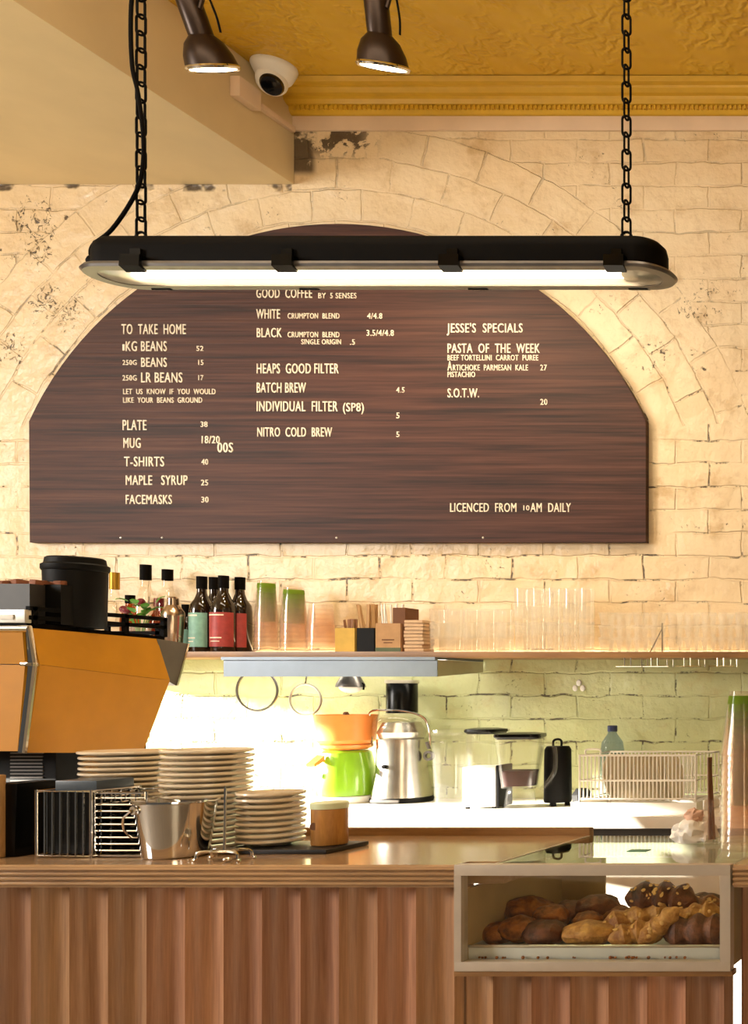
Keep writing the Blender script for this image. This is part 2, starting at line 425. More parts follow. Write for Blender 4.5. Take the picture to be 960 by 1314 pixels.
# left wall with a window opening that lets the sun in
W0, W1, WZ0, WZ1 = 1.15, 3.2, .95, 2.13
lw = MB()
lw.box(XL-.12, XL, YF, W0, 0, 3.7); lw.box(XL-.12, XL, W1, WY, 0, 3.7)
lw.box(XL-.12, XL, W0, W1, 0, WZ0); lw.box(XL-.12, XL, W0, W1, WZ1, 3.7)
struct(lw.build('wall_left', M['sidewall'], smooth=False))
wf = MB()
for a in (W0, W1-.04): wf.box(XL-.1, XL-.04, a, a+.04, WZ0, WZ1)
for z in (WZ0, WZ1-.04): wf.box(XL-.1, XL-.04, W0, W1, z, z+.04)
struct(wf.build('window_1', M['creamtrim'], smooth=False))
# bulkhead: the lowered ceiling on the left
struct(MB().box(XL, BX, YF, WY, BZ, CEIL, bev=.006).build('bulkhead', M['cream']))
# picture rail on the wall and the ribbed tin cornice
zt, zb = ZZ(151, WY), ZZ(169, WY)
struct(MB().box(BX, XR, WY-.012, WY, zb, zt, bev=.002).build('trim_1', M['creamtrim']))
prof = [(WY, zt), (WY-.016, zt)]
y0_, z0_ = WY-.016, zt
steps = [(.012, .010), (.004, .016), (.022, .010), (.006, .012), (.034, .010), (.004, .008), (.040, .012)]
for dy, dz in steps:
    y0_ -= dy*.5; z0_ += dz*.2; prof.append((y0_, z0_)); y0_ -= dy*.5; z0_ += dz*.8; prof.append((y0_, z0_))
prof += [(y0_-.004, CEIL), (WY, CEIL)]
struct(MB().prism(prof, 'X', BX, XR).build('trim_2', M['yellow'], smooth=False))
dm = MB()          # beading of the cornice
x = BX+.02
while x < -.9:
    dm.box(x, x+.008, WY-.040, WY-.024, zt+.012, zt+.026); x += .0175
x = BX+.02
struct(dm.build('trim_3', M['yellow'], smooth=False))

# little junction box with cable on the side of the bulkhead
yj = -BX*F/(CX-309)
jb = thing('junction_box', 'small cream junction box with thin cable on the bulkhead side', 'junction box', (BX, yj, ZZ(120, yj)))
MB().box(0, .035, -.05, .05, -.035, .035, bev=.006).build('box', M['creamtrim'], jb)
MB().box(0, .018, .05, WY-yj-.02, -.012, .008, bev=.003).build('conduit', M['creamtrim'], jb)

# ------------------------------------------------------------------ menu board
BY = WY-.03
def arch(r, n=48):
    a = math.asin(396/436.0); out = []
    for i in range(n+1):
        t = -a+2*a*i/n
        out.append((XX(433+r*math.sin(t), BY), ZZ(723-r*math.cos(t), BY)))
    return out
board = thing('menu_board', 'arched dark wood menu board with white letters on the cream brick wall', 'menu board', (0, 0, 0))
xl, xr = XX(38, BY), XX(829, BY)
pts = [(xl, ZZ(696, BY))]+arch(436)+[(xr, ZZ(696, BY))]
MB().prism(pts, 'Y', BY, WY-.002, bev=.002).build('panel', M['board'], board, smooth=False)
for q in ((155, 690), (208, 690), (432, 690), (620, 690)):
    c = P(q[0], q[1], BY)
    MB().lathe([(0, 0), (.004, 0), (.003, .002), (0, .003)], 10, c, Matrix.Rotation(PI/2, 4, 'X')).build('screw', M['alu'], board)
def text(s, x0, x1, y0, y1):
    cu = bpy.data.curves.new('t', 'FONT'); cu.body = s; cu.size = 1; cu.resolution_u = 3; cu.extrude = .5; cu.space_character = 1.1
    o = bpy.data.objects.new('t', cu); COL.objects.link(o)
    bpy.context.view_layer.update()
    me = bpy.data.meshes.new_from_object(o.evaluated_get(bpy.context.evaluated_depsgraph_get()))
    bpy.data.objects.remove(o)
    xs = [v.co.x for v in me.vertices]; ys = [v.co.y for v in me.vertices]
    bold = .026
    ax, bx = min(xs), max(xs)+bold
    ay, by = (min(ys), max(ys)) if not any(c in s for c in "('/.-") else (0.0, max(ys))
    X0, X1, Z0, Z1 = XX(x0, BY), XX(x1, BY), ZZ(y1, BY), ZZ(y0, BY)
    bm = bmesh.new()
    # the strokes are thickened by a second, slightly shifted and shallower copy
    for shift, dep in ((0, .0024), (bold, .0019)):
        n0 = len(bm.verts); bm.from_mesh(me); bm.verts.ensure_lookup_table()
        for v in bm.verts[n0:]:
            x, y, z = v.co
            v.co = Vector((X0+(x+shift-ax)/(bx-ax)*(X1-X0), BY+.0004-(dep+.0004)*(z+.5), Z0+(y-ay)/(by-ay)*(Z1-Z0)))
    bpy.data.meshes.remove(me)
    me = bpy.data.meshes.new('lettering'); bm.to_mesh(me); bm.free(); me.materials.append(M['letter'])
    o = bpy.data.objects.new('lettering', me); COL.objects.link(o); o.parent = board
    return o
LINES = [
 ("TO  TAKE  HOME", 156.5, 239, 416, 429), ("1", 157.8, 160.5, 442, 450), ("KG BEANS", 162, 214.6, 438, 450.8), ("52", 252.6, 261.5, 444, 450.5),
 ("250G", 157.8, 176, 462, 468.5), ("BEANS", 181.7, 214.6, 459, 471), ("15", 255, 261.5, 462, 468.5),
 ("250G", 157.8, 176, 481.5, 488.5), ("LR BEANS", 181.7, 234.6, 478, 491), ("17", 255, 261.5, 481.5, 488),
 ("LET  US  KNOW  IF  YOU  WOULD", 158.6, 277, 499, 506), ("LIKE  YOUR  BEANS  GROUND", 158.6, 260, 510, 517),
 ("PLATE", 158, 188.5, 539, 552), ("38", 258, 266.7, 541, 548), ("MUG", 159, 181, 562, 575), ("18/20", 259.4, 282.5, 559.5, 569),
 ("00S", 279.5, 299.5, 568, 580.6), ("T-SHIRTS", 160, 211, 586, 598.5), ("40", 259, 267.5, 589, 596.5),
 ("MAPLE   SYRUP", 162, 241, 610, 622.5), ("25", 258.5, 267.5, 615.6, 623), ("FACEMASKS", 162, 221, 635, 647), ("30", 259, 268, 637.5, 645),
 ("GOOD  COFFEE", 329.4, 401, 370.5, 382.5), ("BY  5 SENSES", 409, 458, 376, 383), ("WHITE", 329.4, 359.8, 397, 409),
 ("CRUMPTON  BLEND", 369.6, 436, 402, 409), ("4/4.8", 471.7, 491, 402, 409), ("BLACK", 330, 362, 421, 433), ("CRUMPTON  BLEND", 369.6, 436, 426, 433),
 ("3.5/4/4.8", 470.8, 505.8, 423.5, 431), ("SINGLE ORIGIN", 387, 438, 435.5, 442), (".5", 449.5, 456, 435.5, 442.5),
 ("HEAPS  GOOD FILTER", 330, 435, 466.6, 479.4), ("BATCH BREW", 330, 393, 491, 504), ("4.5", 509, 519.5, 497, 504),
 ("INDIVIDUAL  FILTER", 330, 433.6, 515, 528), ("(SP8)", 440.5, 467.4, 517, 528), ("5", 509, 513, 529.5, 537),
 ("NITRO  COLD  BREW", 330.7, 426.4, 548.5, 560.5), ("5", 509, 513, 554, 561),
 ("JESSE'S  SPECIALS", 573.8, 671, 414.7, 426.7), ("PASTA  OF  THE  WEEK", 574.7, 693, 441, 453), ("BEEF TORTELLINI  CARROT  PUREE", 574.7, 691, 455.5, 462.6),
 ("A", 574.7, 580.3, 463.5, 475.5), ("RTICHOKE  PARMESAN  KALE", 581.5, 677.8, 468, 475.5), ("27", 693.6, 702, 468, 475.5),
 ("PISTACHIO", 574.7, 610, 477, 484), ("S.O.T.W.", 574.7, 615, 498.5, 510), ("20", 693.6, 702.7, 512, 519.6),
 ("LICENCED  FROM", 578, 663, 645.6, 657), ("10", 672, 679.7, 648.5, 655), ("AM  DAILY", 681, 733, 645.6, 657)]
for L in LINES: text(*L)

# ------------------------------------------------------------------ hanging trough lamp
LY = 2.45; LS = F/LY
lx0, lx1 = XX(127, LY), XX(856, LY); lz = CZ+.958
lamp = thing('trough_light', 'long black industrial trough light with glowing tube hung on chains', 'pendant light', ((lx0+lx1)/2, LY, lz))
hl = (lx1-lx0)/2
def stadium(h, w, n=14, r=None):
    r = r or w; o = []
    for cx_, cy_, a in ((h-r, w-r, 0), (-(h-r), w-r, PI/2), (-(h-r), -(w-r), PI), (h-r, -(w-r), 3*PI/2)):
        for i in range(n+1):
            t = a+PI/2*i/n; o.append((cx_+r*math.cos(t), cy_+r*math.sin(t)))
    return o
def loft(mb, sects):
    rings = [[mb.b.verts.new(Vector((x, y, z))) for x, y in pts] for pts, z in sects]
    for a, b in zip(rings, rings[1:]):
        n = len(a)
        for i in range(n): mb.b.faces.new((a[i], a[(i+1) % n], b[(i+1) % n], b[i]))
    return rings
hh = .0693
w = .058
mb = MB()
rg = loft(mb, [(stadium(hl-.015, w-.018), -.002), (stadium(hl, w), -.002), (stadium(hl, w), hh-.03), (stadium(hl-.004, w-.004), hh-.014), (stadium(hl-.016, w-.014), hh-.003), (stadium(hl-.035, w-.03), hh)])
mb.b.faces.new(rg[-1])
mb.build('housing', M['black'], lamp)
mb = MB()
loft(mb, [(stadium(hl+.014, w+.012), .0), (stadium(hl+.020, w+.014), -.006), (stadium(hl+.014, w+.012), -.012), (stadium(hl-.012, w-.012), -.012), (stadium(hl-.012, w-.012), -.002), (stadium(hl+.014, w+.012), .0)])
mb.build('rim', M['darksteel'], lamp)
mb = MB()
rg = loft(mb, [(stadium(hl-.012, w-.012), -.010), (stadium(hl-.03, w-.028), -.014), (stadium(hl-.06, w-.045), -.0165)])
mb.b.faces.new(rg[-1]); mb.build('glass_cover', M['lampglass'], lamp)
MB().box(-hl+.05, hl-.05, -.045, .045, .012, .016).build('reflector', M['white'], lamp)
mb = MB().tube([(-hl+.085, 0, .0), (hl-.1, 0, .0)], .0115, 12); mb.build('tube', M['tube'], lamp)
for sx in (-hl+.07, hl-.085): MB().box(sx-.014, sx+.014, -.014, .014, -.012, .013, bev=.003).build('lamp_holder', M['white'], lamp)
for px in (176, 370, 582, 792):
    x = XX(px, LY-w)-lamp.location.x
    MB().prism([(-w-.014, .006), (-w+.004, .006), (-w+.004, .012), (-w-.020, .012), (-w-.022, -.014), (-w-.002, -.022), (-w, -.018), (-w-.014, -.010)], 'X', x-.022, x+.022).box(x-.012, x+.012, -w-.006, -w+.002, .0, .03).build('clip', M['blackgloss'], lamp, smooth=False)
for px in (205, 395, 612, 818):
    x = XX(px, LY+w)-lamp.location.x
    MB().prism([(w+.014, .006), (w-.004, .006), (w-.004, .012), (w+.020, .012), (w+.021, -.010), (w+.004, -.015), (w+.002, -.0125), (w+.014, -.008)], 'X', x-.022, x+.022).build('clip', M['blackgloss'], lamp, smooth=False)
def linkmesh():
    n = 8; L_, r = .0195, .0088; p = []
    for i in range(n+1): a = PI*i/n; p.append(Vector((r*math.cos(a), 0, L_-r+r*math.sin(a)+.004)))
    for i in range(n+1): a = PI+PI*i/n; p.append(Vector((r*math.cos(a), 0, -(L_-r)+r*math.sin(a)-.004)))
    return MB().tube(p, .0027, 6, closed=True)
proto = None
for px, lab in ((181, 'left'), (804, 'right')):
    x = XX(px, LY)-lamp.location.x
    ch = MB().tube(circle((x, 0, hh+.012), .012, 14, 'Y'), .003, 6, closed=True).build('chain', M['black'], lamp)
    z = hh+.034; k = 0
    top = CEIL-lamp.location.z
    while z < top-.02:
        if proto is None: proto = l = linkmesh().build('chain_link', M['black'], ch)
        else:
            l = proto.copy(); COL.objects.link(l); l.parent = ch
        l.location = (x, 0, z); l.rotation_euler.z = (.25 if k % 2 == 0 else PI/2-.15)
        z += .0385; k += 1
    MB().lathe([(.0, top), (.03, top), (.03, top-.012), (.012, top-.03), (0, top-.03)], 20, (x, 0, 0)).build('ceiling_hook', M['black'], ch)
xc = XX(181, LY)-lamp.location.x
pth = [(-hl-.004, 0, .028), (-hl-.018, 0, .04), (-hl-.012, 0, .065), (-hl+.03, 0, .10), (xc-.01, -.01, .165), (xc+.012, -.012, .22), (xc+.016, -.012, .30), (xc+.004, -.012, .40), (xc-.010, -.012, .47), (xc-.012, -.012, .60), (xc+.004, -.012, .75), (xc-.006, -.012, 1.0), (xc, -.01, CEIL-lamp.location.z)]
def smoothpath(p, n=6):
    p = [Vector(q) for q in p]; o = []
    for i in range(len(p)-1):
        a, b, c, d = p[max(i-1, 0)], p[i], p[i+1], p[min(i+2, len(p)-1)]
        for k in range(n):
            t = k/n; o.append(.5*((2*b)+(c-a)*t+(2*a-5*b+4*c-d)*t*t+(3*b-a-3*c+d)*t**3))
    o.append(p[-1]); return o
MB().tube(smoothpath(pth), .0042, 8).build('power_cord', M['black'], lamp)
mb = MB().lathe([(0, 0), (.012, 0), (.012, .02), (.006, .028), (0, .028)], 12, (-hl+.002, 0, .028), Matrix.Rotation(-PI/2, 4, 'Y')); mb.build('cable_gland', M['black'], lamp)

# ------------------------------------------------------------------ spotlights on a ceiling track and the security camera
SY = 3.1
track = tag(MB().box(XX(120, SY), XX(700, SY), SY-.02, SY+.02, CEIL-.035, CEIL, bev=.003).build('light_track', M['black']), 'black lighting track along the yellow ceiling', 'light track')
def spot(px, py, axis, label):
    c = P(px, py, SY); s = SY/F
    o = thing('track_spotlight', label, 'spotlight', c)
    R = Vector((0, 0, -1)).rotation_difference(Vector(axis)).to_matrix().to_4x4()
    MB().lathe([(0, .150), (.028, .148), (.031, .140), (.031, .048), (.026, .044), (0, .044)], 24, M=R).build('can', M['bronze'], o)
    MB().lathe([(.024, .060), (.030, .048), (.048, .028), (.060, -.002), (.065, -.030), (.062, -.030), (.056, -.002), (.044, .022), (.024, .044)], 32, M=R).build('shade', M['bronze'], o)
    MB().lathe([(.0655, -.029), (.068, -.034), (.0655, -.040), (.059, -.038), (.059, -.030)], 32, M=R, closed=True).build('shade_rim', M['chrome'], o)
    MB().lathe([(0, -.026), (.058, -.026), (.058, -.030), (0, -.034)], 28, M=R).build('bulb', M['bulb'], o)
    a = R @ Vector((0, .0, .13)); top = CEIL-c.z
    MB().tube([a+Vector((.03, 0, -.02)), a+Vector((.042, 0, .02)), Vector((a.x+.02, 0, a.z+.09)), Vector((a.x, 0, top-.07))], .006, 8).build('arm', M['bronze'], o)
    MB().lathe([(0, top), (.024, top), (.024, top-.075), (0, top-.075)], 18, (a.x, 0, -.036)).build('track_adapter', M['black'], o)
    cp = smoothpath([R @ Vector((.012, 0, .148)), R @ Vector((.045, .01, .17)), R @ Vector((.062, 0, .10)), R @ Vector((.058, 0, .05))])
    MB().tube(cp, .003, 6).build('flex', M['black'], o)
    ld = bpy.data.lights.new('spot_beam', 'SPOT'); lo = bpy.data.objects.new('spot_beam', ld); COL.objects.link(lo); lo.parent = o
    ld.energy = 38; ld.color = (1, .82, .56); ld.spot_size = math.radians(125); ld.spot_blend = .8; ld.shadow_soft_size = .05
    lo.matrix_local = Matrix.Translation(R @ Vector((0, 0, -.06))) @ R
    return o
spot(267, 70, (.07, .40, -.85), 'bronze spotlight beside the cream bulkhead, nearer the left chain')
spot(490, 68, (-.08, .30, -.85), 'bronze spotlight in the middle of the yellow ceiling, bright rim')

cyy = 3.80; cc = Vector((XX(352, cyy), cyy, CEIL))
cam_t = thing('security_camera', 'white dome security camera on the yellow ceiling beside bulkhead', 'security camera', cc)
k = .075
MB().lathe([(0, 0), (.068, 0), (.070, -.008), (.066, -.02), (.052, -.05), (.044, -.058), (0, -.058)], 32, (0, 0, 0)).build('mount', M['white'], cam_t)
Rc = Matrix.Rotation(math.radians(38), 4, 'X')
mb = MB().ball((0, -.012, -.062), .048, u=28, v=18); mb.build('eyeball', M['white'], cam_t)
MB().lathe([(0, -.053), (.031, -.050), (.035, -.040), (.036, -.034)], 28, (.004, -.012, -.062), Vector((0, 0, -1)).rotation_difference(Vector((.35, -.62, -.72))).to_matrix().to_4x4()).build('lens', M['lens'], cam_t)

# ------------------------------------------------------------------ front counter
CT = .933; FY = 2.30; FB = 2.775
cx0, cx1 = XX(584, FY), XX(938, FY)        # pastry case
gx0 = XX(630, FY)
counter = thing('service_counter', 'timber service counter with fluted plank front and oak worktop', 'counter', (0, 0, 0))
mb = MB()
LXE, RXE = -3.1, -.15
edge = [(FB, CT), (FY+.006, CT), (FY, CT-.004)]
for i in range(4):
    z = CT-.004-i*.0105; edge += [(FY, z-.0015), (FY-.003, z-.005), (FY, z-.0085), (FY+.004, z-.0095)]
edge += [(FY+.004, CT-.048), (FB, CT-.048)]
mb.prism(edge, 'X', LXE, cx0)
mb.prism([(cx0, FY+.05), (gx0, FY+.05), (gx0, FB), (cx0, FB)], 'Z', CT-.048, CT)
mb.prism(edge, 'X', cx1+.004, RXE)
mb.build('worktop', M['worktop'], counter, smooth=False)
MB().box(LXE, gx0-.002, FB, FB+.025, CT-.06, CT+.020, bev=.003).build('back_lip', M['lip'], counter)
per = .0833
def flutes(xa, xb, z0, z1, Yb=FY+.03, dep=.022):
    mb = MB(); A, B = [], []
    x = xa; k0 = math.floor((xa+4.0)/per)
    xs = []
    i = k0
    n = 10
    while -4.0+i*per < xb:
        for j in range(n):
            x = -4.0+(i+j/n)*per
            if x < xa or x > xb: continue
            t = (j/n)*2-1
            y = Yb+dep*(1-t*t)-(.0 if j else .004)
            xs.append((x, y))
        i += 1
    if xs[0][0] > xa+1e-4: xs.insert(0, (xa, Yb+dep*.5))
    if xs[-1][0] < xb-1e-4: xs.append((xb, Yb+dep*.5))
    pts = xs+[(xb, Yb+.05), (xa, Yb+.05)]
    mb.prism(pts, 'Z', z0, z1)
    return mb
PZ = CT-.048
flutes(LXE+.02, cx0-.004, 0, PZ).build('fluted_front', M['fluted'], counter, ang=50)
czb = ZZ(1246, FY)
flutes(cx0, cx1-.02, 0, czb-.006).build('fluted_front', M['fluted'], counter, ang=50)
flutes(cx1+.01, RXE-.02, 0, PZ).build('fluted_front', M['fluted'], counter, ang=50)
MB().box(LXE+.02, LXE+.05, FY+.06, FB-.02, 0, PZ).build('end_panel', M['lip'], counter)
MB().box(RXE-.05, RXE-.02, FY+.06, FB-.02, 0, PZ).build('end_panel', M['lip'], counter)

# pastry display case, let into the counter
case = thing('pastry_case', 'glass fronted pastry display case let into the timber counter', 'display case', ((cx0+cx1)/2, FY, czb))
hw = (cx1-cx0)/2; H = CT-czb
fr = MB(); ft = 10*FY/F
fr.box(-hw, hw, -.004, .022, H-.022, H+.001, bev=.001)
fr.box(-hw, hw, -.004, .022, 0, .020, bev=.001)
fr.box(-hw, -hw+.015, -.004, .022, .020, H-.022); fr.box(hw-.022, hw, -.004, .022, .020, H-.022)
fr.box(gx0-case.location.x-.004, gx0-case.location.x, .022, FB-FY, H-.02, H+.001)
fr.build('frame', M['caseframe'], case)
MB().box(-hw-.003, hw+.003, .0, .03, -.012, 0, bev=.002).build('sill', M['lip'], case)
MB().box(-hw+.017, hw-.026, .004, .009, .020, H-.022).build('front_glass', M['caseglass'], case, smooth=False)
MB().box(gx0-case.location.x, hw-.004, .020, FB-FY, H-.006, H).build('top_glass', M['topglass'], case, smooth=False)
MB().box(-hw+.002, -hw+.012, .024, FB-FY-.01, 0.012, H-.055).build('side_wall', M['caselining'], case)
MB().box(hw-.014, hw-.004, .024, FB-FY-.01, 0.012, H-.02).build('side_wall', M['caselining'], case)
MB().box(-hw+.002, hw-.004, .024, FB-FY-.01, .004, .012).build('floor_panel', M['caselining'], case)
MB().box(-hw+.012, XX(780, FB)-case.location.x, FB-FY-.018, FB-FY-.01, .012, H-.055).build('rear_door', M['caselining'], case)
# baking tray
tx0, tx1 = XX(599, FY+.03)-0, XX(926, FY+.03)
tz = czb+.012
tray = thing('baking_tray', 'aluminium baking tray inside the pastry case, under the pastries', 'tray', ((tx0+tx1)/2, FY+.03, tz))
tw = (tx1-tx0)/2; td = .38
mb = MB().box(-tw, tw, 0, td, .0, .004)
mb.box(-tw, tw, 0, .004, .0, .034, bev=.0015); mb.box(-tw, tw, td-.004, td, 0, .034); mb.box(-tw, -tw+.004, .004, td-.004, 0, .034); mb.box(tw-.004, tw, .004, td-.004, 0, .034)
mb.build('pan', M['traymetal'], tray)
MB().tube([(-tw, 0, .034), (tw, 0, .034), (tw, td, .034), (-tw, td, .034)], .0035, 8, closed=True).build('rolled_rim', M['alu'], tray)
cr = MB()
for i in range(26):
    cr.ball((random.uniform(-tw+.005, tw-.01), -.006+random.uniform(-.002, .002), .011), random.uniform(.002, .004), u=6, v=5)
# pastries
def bun(px, py, Y, r, flat, m, label, seed, name='bun', sx=1.0, rot=0.0):
    c = P(px, py, Y)
    mb = MB().ball((0, 0, 0), r*sx, r, r*flat, 40, 26, .13, 2.0, seed, Matrix.Rotation(rot, 4, 'Y'))
    for v in mb.b.verts:
        q = v.co/r; v.co *= 1+.05*mnoise.noise(q*5+Vector((seed, 0, 0)))+.025*mnoise.noise(q*13+Vector((0, seed, 0)))
    o = mb.build(name, M[m])
    o.location = c; return tag(o, label, 'pastry', 'pastries in the display case')
def roll(px, py, Y, L, r, m, label, seed, bend=.3, tilt=0.0, yaw=0.0, flakes=0, name='pastry_roll'):
    c = P(px, py, Y); n = 22; pts, rs = [], []
    for i in range(n+1):
        t = i/n*2-1
        pts.append(Vector((t*L/2, bend*L*.35*(t*t-.4)*-1, 0)))
        rs.append(max(.0025, r*math.sqrt(max(0, 1-abs(t)**3.0))*(1+.16*math.cos(t*PI*3.5))*(1+.1*mnoise.noise(Vector((t*3, seed, 0))))))
    root = MB().tube(pts, rs, 14).build(name, M[m])
    root.location = c; root.rotation_euler = (0, tilt, yaw)
    tag(root, label, 'pastry', 'pastries in the display case')
    if flakes:
        rnd = random.Random(seed); fm = MB()
        for k_ in range(flakes):
            i = rnd.randint(3, n-3); a = rnd.uniform(-1.9, 1.1)
            q = pts[i]+Vector((rnd.uniform(-.004, .004), math.sin(a)*rs[i], math.cos(a)*rs[i]))*1.0
            fm.ball(q, rnd.uniform(.004, .007), rnd.uniform(.003, .005), .0018, 7, 4, M=Matrix.Rotation(-a, 4, 'X') @ Matrix.Rotation(rnd.uniform(0, 3), 4, 'Z'))
        fm.build('almond_flakes', M['flake'], root)
    return root
bun(676, 1168, 2.52, .052, .62, 'bun', 'golden brown bun at the back left of the pastry case', 1, sx=1.1)
bun(708, 1176, 2.46, .040, .70, 'bun', 'small brown bun wedged between two back left buns', 2)
bun(733, 1172, 2.53, .044, .70, 'darkbun', 'dark brown bun in the back row left of the darkest round one', 3)
bun(768, 1164, 2.53, .050, .62, 'darkbun', 'darkest round bun at the top of the back row', 4)
bun(640, 1197, 2.42, .040, .60, 'bun', 'brown bun nearest the left end of the tray', 5, sx=1.1)
bun(667, 1192, 2.41, .042, .70, 'bun', 'rounded brown bun second from the left in the front row', 6)
bun(700, 1197, 2.40, .047, .62, 'darkbun', 'glossy dark bun with cracked top in the front row', 7, sx=1.05)
bun(757, 1197, 2.40, .052, .52, 'gold_crust', 'flat golden sugared bun in the middle of the front row', 8, sx=1.2)
bun(755, 1183, 2.47, .034, .75, 'bun', 'small plain bun behind the flat golden sugared bun', 9)
bun(793, 1178, 2.52, .042, .7, 'bun', 'brown bun half hidden behind the almond croissant', 10)
roll(822, 1180, 2.44, .185, .034, 'gold_crust', 'long almond croissant slanting up behind the front row', 21, .35, -.25, .25, 26, 'almond_croissant')
roll(820, 1198, 2.37, .125, .026, 'gold_crust', 'sugared croissant with pale end at the front middle right', 22, .4, -.15, .2, 14, 'almond_croissant')
roll(846, 1188, 2.36, .115, .021, 'gold_crust', 'pale golden twist leaning steeply between the croissants', 23, .2, -.75, .1, 12, 'almond_croissant')
roll(850, 1155, 2.46, .165, .038, 'darkbun', 'large dark almond croissant on top of the pile', 24, .3, .08, 0, 46, 'almond_croissant')
roll(889, 1172, 2.50, .150, .036, 'bun', 'brown croissant with almonds at the back right', 25, .3, -.15, .3, 22, 'almond_croissant')
roll(895, 1196, 2.38, .150, .036, 'piecrust', 'smooth plum coloured roll at the front right corner', 26, .1, -.06, .05, 0, 'pastry_roll')
roll(893, 1178, 2.42, .120, .030, 'gold_crust', 'flaky golden pastry lying above the plum coloured roll', 27, .2, -.2, .1, 26, 'almond_croissant')
bun(905, 1160, 2.56, .045, .6, 'darkbun', 'dark bun at the far right back of the case', 12)
bun(862, 1172, 2.56, .042, .7, 'bun', 'brown bun under the large dark almond croissant', 13)
bun(800, 1194, 2.52, .045, .6, 'bun', 'brown bun low behind the sugared croissant', 14)
cr.build('crumbs', M['bun'], tray)

# ------------------------------------------------------------------ back bench, shelf
BT = .911; BF = 3.40
bench = thing('back_bench', 'white back bench with dark cupboards behind the counter', 'bench', (0, 0, 0))
MB().box(-5.2, 1.2, BF, WY-.004, BT-.038, BT, bev=.004).build('benchtop', M['benchwhite'], bench)
MB().box(-5.2, 1.2, BF+.03, WY-.004, 0, BT-.09).build('cupboards', M['cabinet'], bench)
MB().box(-5.2, 1.2, BF+.06, WY-.004, BT-.09, BT-.038).build('gap_shade', M['gap_shade'], bench)  # dark strip paints in the shade of the gap under the benchtop
SF = 3.78
shelf = tag(MB().box(XX(-60, SF), -.4, SF, WY-.002, SHZ-.022, SHZ, bev=.002).build('wall_shelf', M['lip']), 'long timber shelf of bottles and glasses under the menu board', 'shelf')
SSY = 3.70
ss = thing('steel_shelf_hood', 'stainless steel strip light hood under the timber shelf', 'hood', (XX(424, SSY), SSY, ZZ(852, SSY)))
sw = (XX(561, SSY)-XX(287, SSY))/2
zt_ = ZZ(840, SSY)-ss.location.z; zb_ = ZZ(865, SSY)-ss.location.z
MB().prism([(0, zb_), (.003, zb_), (.003, zt_-.008), (.29, zt_-.008), (.29, zt_), (-.012, zt_), (-.012, zt_-.010), (0, zt_-.012)], 'X', -sw, sw).build('canopy', M['hood'], ss, smooth=False)
for sx in (-sw, sw-.003): MB().prism([(0.003, zb_), (.29, zb_+.02), (.29, zt_-.009), (0.003, zt_-.009)], 'X', sx, sx+.003).build('end_cap', M['steel'], ss, smooth=False)
MB().tube([(-sw+.03, .10, zt_-.022), (sw-.03, .10, zt_-.022)], .008, 10).build('tube', M['hoodfill'], ss)  # tube added behind the lip to brighten the wall and bench
# keep the hood clear of the shelf: shelf underside rests on it
ss.location.z = SHZ-.022-zt_-.0005

o = thing('led_strip', 'warm glowing strip light along the back of the timber shelf', 'strip light', (XX(325, 3.985), 3.985, SHZ+.0005))
el = XX(985, 3.985)-XX(325, 3.985)
MB().prism([(-.009, 0), (.013, 0), (.013, .004), (-.004, .004)], 'X', 0, el).build('channel', M['alu'], o, smooth=False)
MB().box(0.01, el-.01, -.003, .011, .0042, .008, bev=.001).build('diffuser', M['led'], o)
# ---- bottles on the shelf
def bottle(px, Y, toppx, rad, kind, label, shoulder=.58, neck=.014, capm='black', capl=.045, labelm=None, bodym='bottle'):
    h = ZZ(toppx, Y)-SHZ
    o = thing('bottle', label, 'bottle', (XX(px, Y), Y, SHZ+.0005), random.uniform(-.4, .4), 'bottles on the shelf')
    b = [(0, 0), (rad*.9, 0), (rad, .006), (rad, h*shoulder-.01), (rad*.93, h*shoulder+.012), (rad*.6, h*(shoulder+.08)+.01), (neck*1.05, h*(shoulder+.17)+.008), (neck, h*(shoulder+.25)), (neck, h-.012), (0, h-.012)]
    MB().lathe(b, 24).build('body', M[bodym], o)
    MB().lathe([(neck+.0005, h-capl), (neck+.002, h-capl), (neck+.002, h), (0, h+.001)], 18).build('cap', M[capm], o)
    if labelm:
        z0, z1 = .012+h*.02, h*shoulder-.018
        mb = MB(); n = 20
        rings = [[mb.b.verts.new(Vector(((rad+.0012)*math.cos(a), (rad+.0012)*math.sin(a), z))) for a in [(-PI*.97+PI*.94*i/n) for i in range(n+1)]] for z in (z0, z1)]
        for i in range(n): mb.b.faces.new((rings[0][i], rings[0][i+1], rings[1][i+1], rings[1][i]))
        lo = mb.build('front_label', M[labelm], o)
        mb = MB()
        for z, hgt_, wd in ((z1-.012, .005, .7), (z0+.03, .004, .55), (z0+.018, .003, .4)):
            r2 = [[mb.b.verts.new(Vector(((rad+.0018)*math.cos(a), (rad+.0018)*math.sin(a), zz))) for a in [(-PI/2-wd+2*wd*i/8) for i in range(9)]] for zz in (z, z+hgt_)]
            for i in range(8): mb.b.faces.new((r2[0][i], r2[0][i+1], r2[1][i+1], r2[1][i]))
        mb.build('label_band', M['letter'], lo)
    return o
BYY = 3.86
bottle(259, BYY, 740, .037, 0, 'dark bottle with teal label on the shelf', labelm='teal')
bottle(287, BYY-.02, 739, .039, 0, 'dark bottle with broad red label in the middle of the shelf bottles', labelm='red')
bottle(275, 3.945, 741, .034, 0, 'dark bottle squeezed behind the teal and red labelled ones')
bottle(308, BYY+.03, 741, .037, 0, 'dark bottle with red label beside the clear cup stacks', labelm='red')
bottle(240, BYY+.05, 776, .026, 0, 'small dark teal labelled bottle left of the tall dark bottles', labelm='teal')
bottle(147, BYY, 735, .034, 0, 'clear bottle with gold neck behind the black canister', .5, .013, 'gold', .06, None, 'glass')
